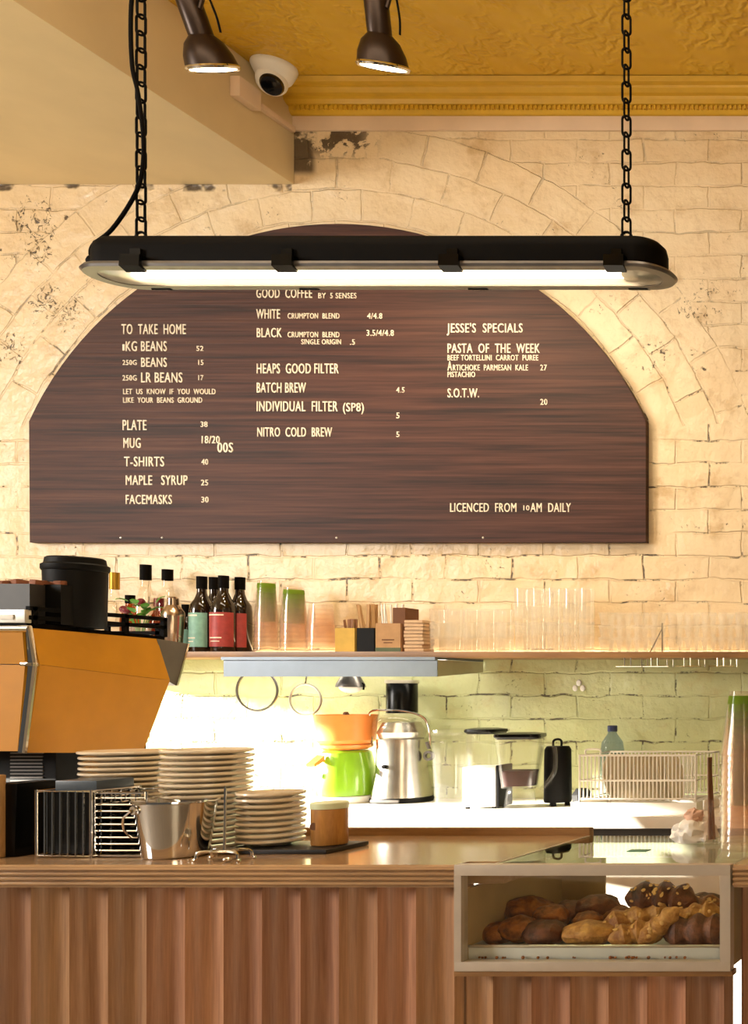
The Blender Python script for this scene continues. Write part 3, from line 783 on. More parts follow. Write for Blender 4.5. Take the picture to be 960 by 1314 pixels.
bottle(187, BYY+.03, 725, .037, 0, 'tall clear bottle with black cap behind the green sprig', .55, .015, 'black', .055, None, 'glass')
bottle(215, BYY+.04, 731, .036, 0, 'clear spirit bottle with square black stopper', .6, .015, 'black', .04, None, 'glass')
bottle(167, 3.94, 764, .030, 0, 'short bottle of amber spirit behind the green sprig', .6, .013, 'black', .03, None, 'amber')
bottle(204, 3.93, 768, .028, 0, 'small amber bottle between the two tall clear ones', .6, .013, 'berry', .03, None, 'amber')
o = thing('cocktail_shaker', 'copper cocktail shaker standing beside the bottles', 'cocktail shaker', (XX(222, 3.82), 3.82, SHZ+.0005))
hh_ = ZZ(766, 3.82)-SHZ
MB().lathe([(0, 0), (.024, 0), (.026, .004), (.033, hh_*.62), (.033, hh_*.66), (0, hh_*.66)], 24).build('tin', M['copper'], o)
MB().lathe([(.034, hh_*.655), (.033, hh_*.72), (.020, hh_*.84), (.017, hh_*.85), (.017, hh_*.97), (.010, hh_), (0, hh_)], 24).build('lid', M['copper'], o)
# sprig of herbs and cherries in a small glass
o = thing('herb_sprig', 'leafy green sprig with dark red cherries in a small glass', 'herbs', (XX(180, 3.82), 3.82, SHZ+.0005))
MB().lathe([(0, 0), (.026, 0), (.032, .10), (.030, .10), (.024, .004), (0, .004)], 20).build('glass', M['tumbler'], o)
st = MB()
for i in range(7):
    a = i*.9; st.tube([(0, 0, .01), (.012*math.cos(a), .012*math.sin(a), .08), (.03*math.cos(a), .03*math.sin(a), .13)], .0018, 6)
st.build('stems', M['leaf'], o)
for i in range(16):
    a = i*2.4; r = .018+.030*random.random(); z = .105+.075*random.random()
    mb = MB(); L_ = .036; q = []
    for k_ in range(7):
        t = k_/6; wd = .013*math.sin(PI*min(1, t*.95+.04))
        q.append((mb.b.verts.new(Vector((t*L_, -wd, .006*math.sin(t*3)))), mb.b.verts.new(Vector((t*L_, 0, .003+.006*math.sin(t*3)))), mb.b.verts.new(Vector((t*L_, wd, .006*math.sin(t*3))))))
    for k_ in range(6):
        for j in (0, 1): mb.b.faces.new((q[k_][j], q[k_+1][j], q[k_+1][j+1], q[k_][j+1]))
    T = Matrix.Translation((r*math.cos(a), r*math.sin(a), z)) @ Matrix.Rotation(a, 4, 'Z') @ Matrix.Rotation(random.uniform(-.9, .3), 4, 'Y')
    for v in mb.b.verts: v.co = T @ v.co
    mb.build('leaf', M['leaf'], o)
for q in ((-.032, -.02, .145), (-.05, -.01, .15), (.02, -.02, .175)): MB().ball(q, .013).build('cherry', M['berry'], o)

# ---- clear cups, nested mouth down
def cup_meshes(rb, rt, h):
    t_ = .0011; zz = [0, h*.12, h*.5, h*.80]
    def R_(z): return rb+(rt-rb)*z/h
    out = [(R_(z), z) for z in zz]; inn = [(R_(z)-t_, z) for z in zz[::-1]]
    m1 = MB().lathe([(rb+.0025, 0), (rb+.003, .003), (rb, .005)]+out[1:]+inn, 28)
    o = [(R_(h*.80), h*.80), (R_(h*.93), h*.93)]
    m2 = MB().lathe(o+[(R_(h*.93)-t_, h*.93), (R_(h*.8)-t_, h*.8)], 28, closed=True)
    m3 = MB().lathe([(R_(h*.93), h*.93), (rt, h), (rt-.004, h), (rt-.005, h-.004), (0, h-.004), (0, h-.0052), (rt-.006, h-.0052), (R_(h*.93)-t_, h*.93)], 28)
    return m1, m2, m3
cup0 = None
def cup_stack(px, py, Y, base, n, pitch, h, rb, rt, label, toplabel, green=True, group='clear plastic cups', mirror=False):
    x = XX(px, Y)
    ms = cup_meshes(rb, rt, h)
    root = thing('plastic_cup', label, 'cup', (x, Y, base+.0005), 0, group)
    ms[0].build('wall', M['cupclear'], root); g = ms[1].build('printed_band', M['cupgreen'] if green else M['cupclear'], root); ms[2].build('base', M['cupclear'], root)
    for i in range(1, n):
        c = dup(root, (x+random.uniform(-.0006, .0006), Y, base+.0005+i*pitch), random.random(), toplabel if i == n-1 else label, group)
cup_stack(954, 1100, 2.43, CT, 15, .0162, .145, .050, .030, 'clear cup with green band nested in the tall stack beside the display case', 'topmost clear cup of the tall stack on the counter, green band uppermost')
cup_stack(342, 0, 3.84, SHZ, 8, .017, .135, .036, .026, 'clear cup nested in the shelf stack next to the dark bottles', 'topmost cup of the green banded stack next to the dark bottles')
cup_stack(377, 0, 3.84, SHZ, 7, .017, .128, .042, .030, 'clear cup nested in the middle cup stack on the shelf', 'topmost cup of the middle green banded stack on the shelf')
cup_stack(412, 0, 3.85, SHZ, 5, .017, .105, .046, .036, 'clear cup nested in the short stack left of the stirrers', 'topmost cup of the short stack left of the stirrers', green=False)

# ---- boxes of stirrers, straws and napkins
def openbox(name, label, cat, px0, px1, ytop, Y, m, dep=.06, t_=.003, base=SHZ):
    x0, x1 = XX(px0, Y), XX(px1, Y); h = ZZ(ytop, Y)-base; w_ = (x1-x0)/2
    o = thing(name, label, cat, ((x0+x1)/2, Y+dep/2, base+.0005))
    mb = MB().box(-w_, w_, -dep/2, -dep/2+t_, 0, h).box(-w_, w_, dep/2-t_, dep/2, 0, h).box(-w_, -w_+t_, -dep/2+t_, dep/2-t_, 0, h).box(w_-t_, w_, -dep/2+t_, dep/2-t_, 0, h).box(-w_+t_, w_-t_, -dep/2+t_, dep/2-t_, 0, t_)
    mb.build('box', M[m], o, smooth=False)
    return o, w_, h, dep
def sticks(o, w_, h, dep, n, L_, lean, m, name, label, cat, group, flat=(.0055, .0016), tubes=False, seed=1):
    rnd = random.Random(seed)
    for i in range(n):
        x = (-w_+.008)+(2*w_-.016)*i/max(1, n-1); y = rnd.uniform(-dep/2+.010, dep/2-.010)
        mb = MB()
        if tubes: mb.tube([(0, 0, 0), (0, 0, L_)], .003, 8)
        else: mb.box(-flat[0], flat[0], -flat[1], flat[1], 0, L_, bev=.0008, seg=1)
        s_ = mb.build(name, M[m]); s_.location = (o.location.x+x*.7, o.location.y+y, o.location.z+.006)
        s_.rotation_euler = (rnd.uniform(-.05, .05), lean+rnd.uniform(-.10, .10)+x*2.0, rnd.uniform(-.5, .5))
        tag(s_, label, cat, group)
b = openbox('stirrer_box', 'yellow card box of short stirrers on the shelf', 'box', 430, 455, 806, 3.82, 'yellowbox')
sticks(*b, 7, .112, .0, 'brownstick', 'stirrer', 'short brown stirrer standing in the yellow box', 'stirrer', 'short brown stirrers', seed=2)
b = openbox('stirrer_box', 'black box holding tall wooden stirrers on the shelf', 'box', 458, 480, 806, 3.82, 'blackmatte')
sticks(*b, 9, .165, -.06, 'stick', 'stirrer', 'tall wooden stirrer fanned out of the black box', 'stirrer', 'tall wooden stirrers', seed=3)
b = openbox('straw_box', 'kraft card straw box with dark green foot on the shelf', 'box', 482, 514, 800, 3.81, 'kraft')
MB().box(-b[1]-.0006, b[1]+.0006, -.0306, -.029, .0, .014).build('printed_foot', M['darkgreen'], b[0], smooth=False)
MB().box(-b[1]*.5, b[1]*.5, -.0306, -.029, .040, .044).box(-b[1]*.35, b[1]*.35, -.0306, -.029, .030, .033).build('printed_mark', M['kraftdark'], b[0], smooth=False)
sticks(*b, 8, .165, -.04, 'white', 'drinking_straw', 'white straw standing in the kraft box', 'straw', 'white straws', tubes=True, seed=4)
x0, x1 = XX(513, 3.86), XX(529, 3.86)
tag(MB().box(-(x1-x0)/2, (x1-x0)/2, -.04, .04, 0, ZZ(781, 3.86)-SHZ, bev=.002).build('paper_bag', M['kraftdark'], loc=((x0+x1)/2, 3.86, SHZ+.0005)), 'upright dark brown card sleeve behind the kraft straw box', 'card sleeve')
for i in range(9):
    hz = .0125
    nb = MB().box(-.033, .033, -.035, .035, 0, hz-.0012, bev=.003)
    if i > 5: pass
    n_ = nb.build('napkin_bundle', M['napkin'], loc=(XX(538, 3.83)+random.uniform(-.003, .003), 3.83, SHZ+.0005+i*hz)); n_.rotation_euler.z = random.uniform(-.06, .06)
    tag(n_, 'folded brown napkins in the small pile beside the glasses' if i < 8 else 'topmost folded napkins of the small pile beside the glasses', 'napkins', 'napkin pile')

# ---- drinking glasses on the shelf
def tumbler_proto(name, rb, rt, h, label, group, ribs=0):
    t_ = .0022; prof = [(0, 0), (rb*.9, 0), (rb, .003), (rt, h), (rt-t_, h), (rb-t_, .009), (0, .007)]
    return MB().lathe(prof, ribs or 20).build(name, M['tumbler'])
def glass_row(name, pxs, Y, n, pitch, rb, rt, h, label, group, invert=False, jitter=.004):
    pr = None
    for px in pxs:
        for k_ in range(n):
            if pr is None: g = pr = tumbler_proto(name, rb, rt, h, label, group)
            else: g = pr.copy(); COL.objects.link(g)
            g.location = (XX(px, Y)+random.uniform(-1, 1)*jitter*.3, Y, SHZ+.0005+k_*pitch+(h if invert else 0))
            g.rotation_euler = (PI if invert else 0, 0, random.random())
            tag(g, label, 'glass', group)
glass_row('tumbler', [563+21.5*i for i in range(5)], 3.83, 2, .046, .026, .029, .105, 'straight water tumbler in the front row beside the napkins', 'straight tumblers')
glass_row('tumbler', [574+21.5*i for i in range(4)], 3.91, 2, .046, .026, .029, .105, 'straight water tumbler in the row behind, beside the napkins', 'straight tumblers')
glass_row('tumbler', [671+20.5*i for i in range(5)], 3.83, 3, .060, .024, .027, .105, 'slim tumbler in the tall nested stacks at the middle of the shelf', 'tall nested tumblers')
glass_row('tumbler', [681+20.5*i for i in range(4)], 3.91, 3, .060, .024, .027, .105, 'slim tumbler in the tall stacks of the rear row', 'tall nested tumblers')
glass_row('short_glass', [779+22*i for i in range(4)], 3.84, 3, .044, .020, .029, .052, 'short flared glass stacked left of the shelf bracket', 'short flared glasses')
glass_row('short_glass', [790+22*i for i in range(3)], 3.92, 3, .044, .020, .029, .052, 'short flared glass in the row behind, left of the bracket', 'short flared glasses')
glass_row('short_glass', [867+21.5*i for i in range(6)], 3.84, 3, .044, .020, .028, .052, 'short flared glass stacked right of the shelf bracket', 'short flared glasses')
glass_row('short_glass', [878+21.5*i for i in range(5)], 3.92, 3, .044, .020, .028, .052, 'short flared glass in the row behind, right of the bracket', 'short flared glasses')
sb = thing('shelf_bracket', 'thin black metal bracket standing between the short glasses', 'bracket', (XX(850, 3.85), 3.85, SHZ))
MB().tube([(0, 0, 0), (0, 0, .105)], .0022, 6).build('post', M['black'], sb)
MB().tube([(0, 0, .085), (-.018, -.012, .04), (-.035, -.02, .001)], .0018, 6).build('strut', M['black'], sb)
# wire glass hangers under the shelf
for i, px in enumerate((806, 840, 882, 924)):
    r = MB(); a = XX(px, 3.82); zz = SHZ-.022
    for d in (0, .022):
        r.tube([(d, -.03, 0), (d, -.03, -.030), (d, .12, -.030), (d, .12, 0)], .0019, 6)
    r.tube([(-.03, -.03, -.030), (.06, -.03, -.030)], .0016, 6)
    tag(r.build('wire_hanger', M['chrome'], loc=(a, 3.82, zz)), ['wire glass hanger under the shelf, furthest from the right edge', 'wire glass hanger under the shelf, below the black bracket', 'wire glass hanger under the shelf, second from the right edge', 'wire glass hanger under the shelf, nearest the right edge'][i], 'glass hanger', 'glass hangers')
# things hanging under the hood
zh = ss.location.z+zb_
def ring(px, py, rpx, Y, label, m='darksteel', thick=.0042):
    c = P(px, py, Y); r = rpx*Y/F; o = thing('hanging_strainer', label, 'strainer', c)
    MB().tube(circle((0, 0, 0), r, 32, 'Y'), thick, 8, closed=True).build('rim', M[m], o)
    top = zh+.03-c.z
    MB().tube(smoothpath([(0, 0, r), (.004, 0, r+(top-r)*.5), (0, .01, top)]), .0025, 6).build('hook', M['chrome'], o)
    return o
o = ring(330, 886, 26, 3.80, 'round dark rimmed sieve hanging under the steel hood')
MB().lathe([(.066, 0), (.055, .022), (.03, .036), (0, .04)], 28, (0, 0, 0), Matrix.Rotation(-PI/2, 4, 'X')).build('mesh_bowl', M['lampglass'], o)
o = ring(392, 898, 20, 3.82, 'smaller pale ring hanging beside the round sieve', 'alu', .004)
c = P(450, 878, 3.80)
o = thing('wall_lamp', 'small dark half dome lamp hanging under the steel hood', 'lamp', c)
MB().lathe([(.006, .045), (.012, .040), (.030, .026), (.044, .0), (.046, -.010), (.043, -.010), (.040, .0), (.027, .022), (0, .034)], 28).build('shade', M['darksteel'], o)
MB().ball((0, 0, -.008), .036, .036, .024, 20, 12).build('globe', M['white'], o)
MB().tube([(0, 0, .04), (0, 0, .075)], .004, 8).build('stem', M['black'], o)
MB().tube([(.04, 0, .004), (.05, -.004, -.002), (.048, -.004, -.02)], .003, 6).build('switch_lever', M['black'], o)
# white three lobed hook on the green bricks
c = P(743, 881, WY-.004)
o = thing('wall_hook', 'small white three lobed hook on the green bricks', 'hook', c)
mb = MB()
for dx_, dz_ in ((0, .014), (-.014, -.006), (.014, -.006)): mb.ball((dx_, 0, dz_), .010, .005, .012)
mb.build('hook_body', M['white'], o)

# ------------------------------------------------------------------ appliances on the bench
def on_bench(px, Y): return (XX(px, Y), Y, BT+.0005)
Y = 3.78; s = F/Y
# citrus press
o = thing('citrus_press', 'orange and lime green citrus press on the white bench', 'juicer', on_bench(444, 3.865))
o.scale = (.88, .88, 1)
h = (ZZ(912, 3.865)-BT)
MB().lathe([(0, 0), (.115, 0), (.118, .006), (.115, .022), (.10, .026), (0, .026)], 32).build('foot', M['white'], o)
MB().lathe([(0, .026), (.108, .026), (.110, .05), (.104, .12), (.090, .178), (.080, .186), (0, .186)], 32).build('body', M['limegreen'], o)
MB().lathe([(0, .188), (.075, .188), (.092, .196), (.094, .206), (0, .206)], 32).build('collar', M['orangeplastic'], o)
MB().lathe([(.088, .207), (.105, .222), (.110, .30), (.112, h-.014), (.108, h-.014), (.104, .225), (.06, .212), (0, .212)], 32).build('bowl', M['orangeplastic'], o)
MB().lathe([(0, .212), (.03, .225), (.05, .245), (.03, .275), (.008, h-.005), (0, h-.004)], 10).build('reamer', M['kraftdark'], o)
MB().prism([(-.10, .150), (-.155, .135), (-.160, .143), (-.10, .172)], 'X', -.05, -.018).build('spout', M['orangeplastic'], o)
MB().lathe([(0, 0), (.009, 0), (.009, .004), (0, .006)], 14, (-.03, -.106, .10), Matrix.Rotation(PI/2, 4, 'X')).build('switch', M['white'], o)
# juice extractor
Y = 3.88
o = thing('juice_extractor', 'tall stainless juice extractor with black feed chute', 'juicer', on_bench(516, Y))
H_ = ZZ(873, Y)-BT
MB().lathe([(0, 0), (.098, 0), (.100, .010), (.097, .018), (0, .018)], 36).build('base', M['blackmatte'], o)
MB().lathe([(0, .018), (.096, .018), (.094, .04), (.082, .11), (.078, .20), (.080, .225), (0, .225)], 36).build('body', M['steel'], o)
MB().lathe([(0, .226), (.084, .226), (.090, .235), (.088, .262), (.092, .268), (.088, .290), (.075, .305), (.055, .315), (.05, .32), (0, .32)], 36).build('lid', M['jar'], o)
MB().lathe([(0, .227), (.070, .227), (.078, .25), (.06, .285), (0, .29)], 30).build('basket', M['steel'], o)
MB().lathe([(0, .318), (.050, .318), (.0495, H_-.008), (.046, H_-.002), (0, H_-.002)], 28).build('feed_chute', M['blackgloss'], o)
MB().lathe([(.0505, H_-.012), (.054, H_-.010), (.054, H_), (.044, H_), (.044, H_-.006)], 28, closed=True).build('chute_rim', M['alu'], o)
arm = smoothpath([(-.100, -.01, .20), (-.104, -.02, .285), (-.085, -.04, .325), (-.02, -.060, .330), (.05, -.055, .325), (.098, -.03, .300), (.106, -.01, .24), (.104, -.005, .19)])
MB().tube(arm, .004, 8).build('locking_arm', M['chrome'], o)
MB().lathe([(.010, -.006), (.018, -.006), (.018, .006), (.010, .006)], 20, (.104, -.012, .165), Matrix.Rotation(PI/2, 4, 'X'), closed=True).tube([(.104, -.01, .19), (.098, -.015, .215)], .006, 8).build('arm_pivot', M['darksteel'], o)
MB().lathe([(0, 0), (.008, 0), (.007, .008), (0, .009)], 16, (-.01, -.083, .13), Matrix.Rotation(PI/2, 4, 'X')).build('dial', M['black'], o)
MB().box(-.05, .05, -.101, -.095, .004, .014, bev=.002).build('button_row', M['darksteel'], o)
# blenders
def jar_body(rb, rt, h, n=4, z=0):
    """rounded-square tapering jug"""
    mb = MB(); secs = []
    for k_, (t, zz) in enumerate(((0, z), (0, z), (1, z+h), (1, z+h))):
        r = rb+(rt-rb)*t
        if k_ in (2,): pass
        secs.append((stadium(r, r, 6, r*.45), zz))
    rg = loft(mb, [secs[0], secs[2]]); mb.b.faces.new(rg[0][::-1])
    r2 = loft(mb, [(stadium(rt-.003, rt-.003, 6, rt*.44), z+h), (stadium(rb-.003, rb-.003, 6, rb*.44), z+.004)]); mb.b.faces.new(r2[-1])
    return mb
def jug(label, px, Yy, ytop, lidm='blackgloss', liquid=0.0, rb=.052, rt=.066, rz=.3, lidh=.014, foot=.0):
    o = thing('blender_jug', label, 'blender jug', on_bench(px, Yy), rz, 'blender jugs')
    h = ZZ(ytop, Yy)-BT-lidh
    jar_body(rb, rt, h-foot, z=foot).build('jar', M['jar'], o)
    if foot:
        MB().lathe([(0, 0), (.048, 0), (.050, .01), (.044, foot*.8), (.040, foot-.0005), (0, foot-.0005)], 24).build('blade_base', M['jar'], o)
    mb = MB(); rg = loft(mb, [(stadium(rt-.005, rt-.005, 6, rt*.43), h-.008), (stadium(rt+.003, rt+.003, 6, rt*.46), h+.0005), (stadium(rt+.002, rt+.002, 6, rt*.45), h+lidh*.7), (stadium(rt*.6, rt*.6, 6, rt*.3), h+lidh)])
    mb.b.faces.new(rg[-1]); mb.b.faces.new(rg[0][::-1]); mb.build('lid', M[lidm], o)
    if liquid:
        z0 = foot+.02 if not foot else foot+.006
        f0 = (z0-foot)/(h-foot); f1 = f0+liquid
        r0 = rb+(rt-rb)*f0-.006; r1 = rb+(rt-rb)*f1-.006
        mb = MB(); rg = loft(mb, [(stadium(r0, r0, 6, r0*.44), z0), (stadium(r1, r1, 6, r1*.44), foot+(h-foot)*f1)]); mb.b.faces.new(rg[0][::-1]); mb.b.faces.new(rg[1]); mb.build('juice', M['juice'], o)
    hd = smoothpath([(rt-.004, 0, h*.88), (rt+.034, 0, h*.86), (rt+.036, 0, h*.5), (rb+.012, 0, h*.24)])
    MB().tube(hd, .0075, 8).build('handle', M['jar'], o)
    return o
jug('clear blender jug directly right of the juice extractor', 581, 3.84, 935, 'jar', 0, .046, .055, 1.5)
jug('clear blender jug with flat black lid behind the square motor base', 624, 3.88, 934, 'blackgloss', 0, .044, .055, 1.5)
jug('blender jug holding dark red juice, black lid', 668, 3.66, 940, 'blackgloss', .30, .052, .070, .25, foot=.07)
o = thing('blender_motor', 'square white and black blender motor base on the bench', 'blender', on_bench(625, 3.68), .12)
MB().box(-.058, .05, -.055, .055, .006, ZZ(983, 3.68)-BT, bev=.006).build('housing', M['white'], o)
MB().box(.0502, .062, -.056, .056, .004, ZZ(981, 3.68)-BT, bev=.003).build('side_shell', M['blackmatte'], o)
for sx in (-.045, .04):
    for sy in (-.042, .042): MB().lathe([(0, 0), (.008, 0), (.008, .0065), (0, .0065)], 10, (sx, sy, 0)).build('foot', M['blackmatte'], o)
o = thing('thermal_jug', 'matte black upright container with loop handle beside the juice jug', 'container', on_bench(716, 3.74))
h = ZZ(951, 3.74)-BT
MB().lathe([(0, .012), (.043, .012), (.045, .02), (.043, h-.03), (.036, h-.018), (0, h-.018)], 24).build('body', M['blackmatte'], o)
MB().tube(smoothpath([(-.016, 0, h-.02), (-.015, 0, h), (.0, 0, h+.006), (.012, 0, h), (.012, 0, h-.02)]), .004, 8).build('loop_handle', M['blackmatte'], o)
for a in range(3): MB().lathe([(0, 0), (.010, 0), (.008, .013), (0, .013)], 10, (.03*math.cos(a*2.1+.5), .03*math.sin(a*2.1+.5), 0)).build('foot', M['blackmatte'], o)
o = thing('rubber_stopper', 'small black faceted stopper lying next to the black container', 'stopper', on_bench(747, 3.66))
MB().lathe([(0, 0), (.014, 0), (.032, .022), (.034, .045), (.020, .066), (0, .068)], 8).build('cap', M['blackmatte'], o, smooth=False)
# water bottle
o = thing('water_bottle', 'clear water bottle with navy cap behind the dish rack', 'bottle', on_bench(786, 3.93))
h = ZZ(931, 3.93)-BT
MB().lathe([(0, 0), (.040, 0), (.042, .01), (.042, h-.10), (.036, h-.06), (.016, h-.03), (.014, h-.018), (0, h-.018)], 24).build('body', M['waterbottle'], o)
MB().lathe([(0, h-.022), (.017, h-.022), (.017, h-.002), (.014, h), (0, h)], 18).build('cap', M['bluecap'], o)
# white dish rack
RY = 3.62; rk = thing('dish_rack', 'white wire dish rack with drip tray on the bench', 'dish rack', (XX(836, RY), RY, BT+.0005))
rw = (XX(908, RY)-XX(764, RY))/2; rt_ = ZZ(966, RY)-BT; rb_ = .10; dp = .115
MB().box(-rw-.02, rw+.01, -dp-.02, dp+.02, 0, .008, bev=.003).box(-rw-.02, rw+.01, -dp-.02, -dp-.012, .008, .035).box(-rw-.02, rw+.01, dp+.012, dp+.02, .008, .035).box(-rw-.02, -rw-.012, -dp-.012, dp+.012, .008, .035).box(rw+.002, rw+.01, -dp-.012, dp+.012, .008, .035).build('drip_tray', M['white'], rk)
fr = MB()
for z in (.045, .105, rt_-.003):
    fr.tube([(-rw, -dp, z), (rw, -dp, z), (rw, dp, z), (-rw, dp, z)], .0032, 8, closed=True)
for sx in (-rw, rw):
    for sy in (-dp, dp): fr.tube([(sx, sy, .008), (sx, sy, rt_)], .0036, 8)
fr.build('frame', M['white'], rk)
pw = MB().tube([(0, -dp, .045), (0, -dp, rt_-.003)], .0024, 6).build('wire', M['white'], rk)
nW = 30
for i in range(1, nW):
    c = pw if i == 1 else pw.copy()
    if i > 1: COL.objects.link(c); c.parent = rk
    c.location.x = -rw+2*rw*i/nW
    c = pw.copy(); COL.objects.link(c); c.parent = rk; c.location = (-rw+2*rw*i/nW, 2*dp, 0)
MB().tube(smoothpath([(-rw+.02, -dp, rt_), (-rw+.022, -dp, rt_+.016), (-rw+.065, -dp, rt_+.016), (-rw+.067, -dp, rt_)]), .0032, 8).build('handle', M['white'], rk)
pl = MB().lathe([(0, 0), (.04, 0), (.075, .010), (.08, .014), (.076, .014), (.04, .004), (0, .004)], 28, M=Matrix.Rotation(PI/2-.15, 4, 'Y'))
pl0 = pl.build('plate', M['porcelain'])
for i in range(9):
    c = pl0 if i == 0 else pl0.copy()
    if i: COL.objects.link(c)
    c.location = (rk.location.x-rw+.05+i*.026, RY, BT+.105)
    tag(c, 'white plate standing on edge in the dish rack', 'plate', 'plates in the dish rack')

# ------------------------------------------------------------------ things on the front counter
def on_ct(px, Y): return (XX(px, Y), Y, CT+.0005)
def plate_proto(name, r, label, group):
    return MB().lathe([(0, .0), (r*.60, .0), (r*.64, .002), (r*.90, .0062), (r*.975, .0076), (r, .0095), (r, .0125), (r*.985, .0142), (r*.955, .0145), (r*.90, .0125), (r*.62, .0058), (0, .005)], 40).build(name, M['porcelain'])
def plate_stack(px, Y, base, n, pitch, r, label, toplabel, group):
    pr = None
    for i in range(n):
        o = pr.copy() if pr else plate_proto('plate', r, label, group)
        if pr: COL.objects.link(o)
        pr = pr or o
        o.location = (XX(px, Y)+random.uniform(-1, 1)*.0016, Y+random.uniform(-1, 1)*.0016, base+i*pitch); o.rotation_euler.z = random.random()*6
        tag(o, toplabel if i == n-1 else label, 'plate', group)
plate_stack(166, 2.62, CT+.0005, 18, .0126, .094, 'cream plate in the stack behind the wire racks', 'topmost cream plate of the stack behind the wire racks', 'plates behind the racks')
plate_stack(266, 2.55, CT+.0005, 18, .0130, .0885, 'cream plate in the tallest stack behind the steel bucket', 'topmost cream plate of the tallest stack, behind the bill spike', 'plates behind the bucket')
TB = CT+.0115
# black serving tray under saucers and canister
tcx = XX(392, 2.55)
o = thing('slate_tray', 'black flat tray under the small saucers and tan canister', 'tray', (tcx, 2.53, CT+.0005))
MB().box(-.135, .115, -.075, .075, 0, .010, bev=.003).build('slab', M['tray'], o)
plate_stack(348, 2.54, TB+.0006, 9, .0137, .068, 'small cream saucer in the short stack on the black tray', 'topmost small saucer of the short stack on the black tray', 'saucers on the tray')
o = thing('canister', 'tan timber look canister with pale lid on the black tray', 'canister', (XX(423, 2.54), 2.54, TB+.0006))
MB().lathe([(0, 0), (.036, 0), (.037, .003), (.037, .084), (0, .084)], 28).build('body', M['cork'], o)
MB().lathe([(0, .0845), (.0385, .0845), (.0385, .097), (.036, .0995), (0, .0995)], 28).build('lid', M['lid'], o)
MB().lathe([(0, 0), (.009, 0), (.009, .001), (0, .001)], 16, (-.013, -.0350, .045), Matrix.Rotation(PI/2, 4, 'X') @ Matrix.Rotation(0, 4, 'Z')).build('seal', M['kraftdark'], o)
# steel bucket
YB = 2.43
o = thing('steel_bucket', 'small polished steel bucket with wire handle on the counter', 'bucket', on_ct(226, YB), -1.9)
hB = ZZ(1026, YB)-CT; rb1, rt1 = .060, .078
MB().lathe([(0, 0), (rb1-.003, 0), (rb1, .003), (rt1-.003, hB-.006), (rt1+.002, hB-.004), (rt1+.002, hB), (rt1-.004, hB-.001), (rb1-.003, .004), (0, .004)], 40).build('pail', M['chrome'], o)
# the handle hangs down on the camera-left side; ears at both ends
for a in (-1, 1):
    MB().lathe([(.003, -.002), (.010, -.002), (.010, .002), (.003, .002)], 16, (a*rt1*.99, -.012, hB-.018), Matrix.Rotation(PI/2, 4, 'Y'), closed=True).build('ear', M['steel'], o)
hp = [(-rt1-.004, -.012, hB-.018)]
for i in range(1, 16):
    t = i/16; a = PI*t
    hp.append((-(rt1+.006)*math.cos(a), -.020-.058*math.sin(a)-.004, hB-.018-.078*math.sin(a)))
hp.append((rt1+.004, -.012, hB-.018))
MB().tube(hp, .0026, 8).build('bail_handle', M['chrome'], o)
# bill spike
YS = 2.37
o = thing('bill_spike', 'chrome docket spike on a bent wire foot in front of the plates', 'bill spike', on_ct(288, YS))
MB().tube([(0, 0, .022), (.002, 0, .155), (.002, 0, .163)], [.0026, .0024, .0006], 8).build('spike', M['chrome'], o)
MB().lathe([(0, .018), (.026, .018), (.028, .0205), (.024, .024), (0, .025)], 24).build('plate', M['steel'], o)
f_ = MB()
for sy in (-.022, .022):
    f_.tube(smoothpath([(-.052, sy, .0035), (-.046, sy, .004), (-.040, sy*.9, .019), (0, sy*.7, .021), (.040, sy*.9, .019), (.046, sy, .004), (.052, sy, .0035)]), .0032, 8)
f_.build('wire_foot', M['chrome'], o)
MB().ball((.030, -.030, .006), .010, .008, .0055).build('rubber_foot', M['chrome'], o)
# wire racks
def wire_rack(px0, px1, ytop, Y, dep, label, horizontal=False):
    x0, x1 = XX(px0, Y), XX(px1, Y); w_ = (x1-x0)/2; h = ZZ(ytop, Y)-CT
    o = thing('wire_rack', label, 'wire rack', ((x0+x1)/2, Y+dep/2, CT+.0005))
    f_ = MB(); d2 = dep/2
    for z in (.004, h-.003): f_.tube([(-w_, -d2, z), (w_, -d2, z), (w_, d2, z), (-w_, d2, z)], .0026, 8, closed=True)
    for sx in (-w_, w_):
        for sy in (-d2, d2): f_.tube([(sx, sy, .0), (sx, sy, h)], .003, 8)
    f_.build('frame', M['chrome'], o)
    if horizontal:
        n = 10
        for i in range(1, n):
            z = h*i/n
            MB().tube([(w_, d2, z), (w_, -d2, z), (-w_, -d2, z), (-w_, d2, z)], .0019, 6).build('wire', M['chrome'], o)
        n = 5
        for i in range(1, n): MB().tube([(-w_+2*w_*i/n, -d2, h-.003), (-w_+2*w_*i/n, -d2, h-.02)], .0016, 6).build('wire', M['chrome'], o)
    else:
        n = 7; q = MB().tube([(0, -d2, .004), (0, -d2, h-.003)], .0019, 6).build('wire', M['chrome'], o)
        for i in range(1, n):
            c = q if i == 1 else q.copy()
            if i > 1: COL.objects.link(c); c.parent = o
            c.location.x = -w_+2*w_*i/n
        for i in range(1, 5):
            for sx in (-w_, w_): MB().tube([(sx, -d2+dep*i/5, .004), (sx, -d2+dep*i/5, h-.003)], .0019, 6).build('wire', M['chrome'], o)
    for i in range(1, 5): MB().tube([(-w_+2*w_*i/5, -d2, .004), (-w_+2*w_*i/5, d2, .004)], .0019, 6).build('floor_wire', M['chrome'], o)
    return o, w_, h, dep
r1, w_, h, dep = wire_rack(47, 117, 1014, 2.40, .125, 'chrome rack of upright wires around a black box, left on the counter')
bx = thing('storage_box', 'black box with blue grey lid inside the upright wire rack', 'box', (r1.location.x+.004, r1.location.y, CT+.008))
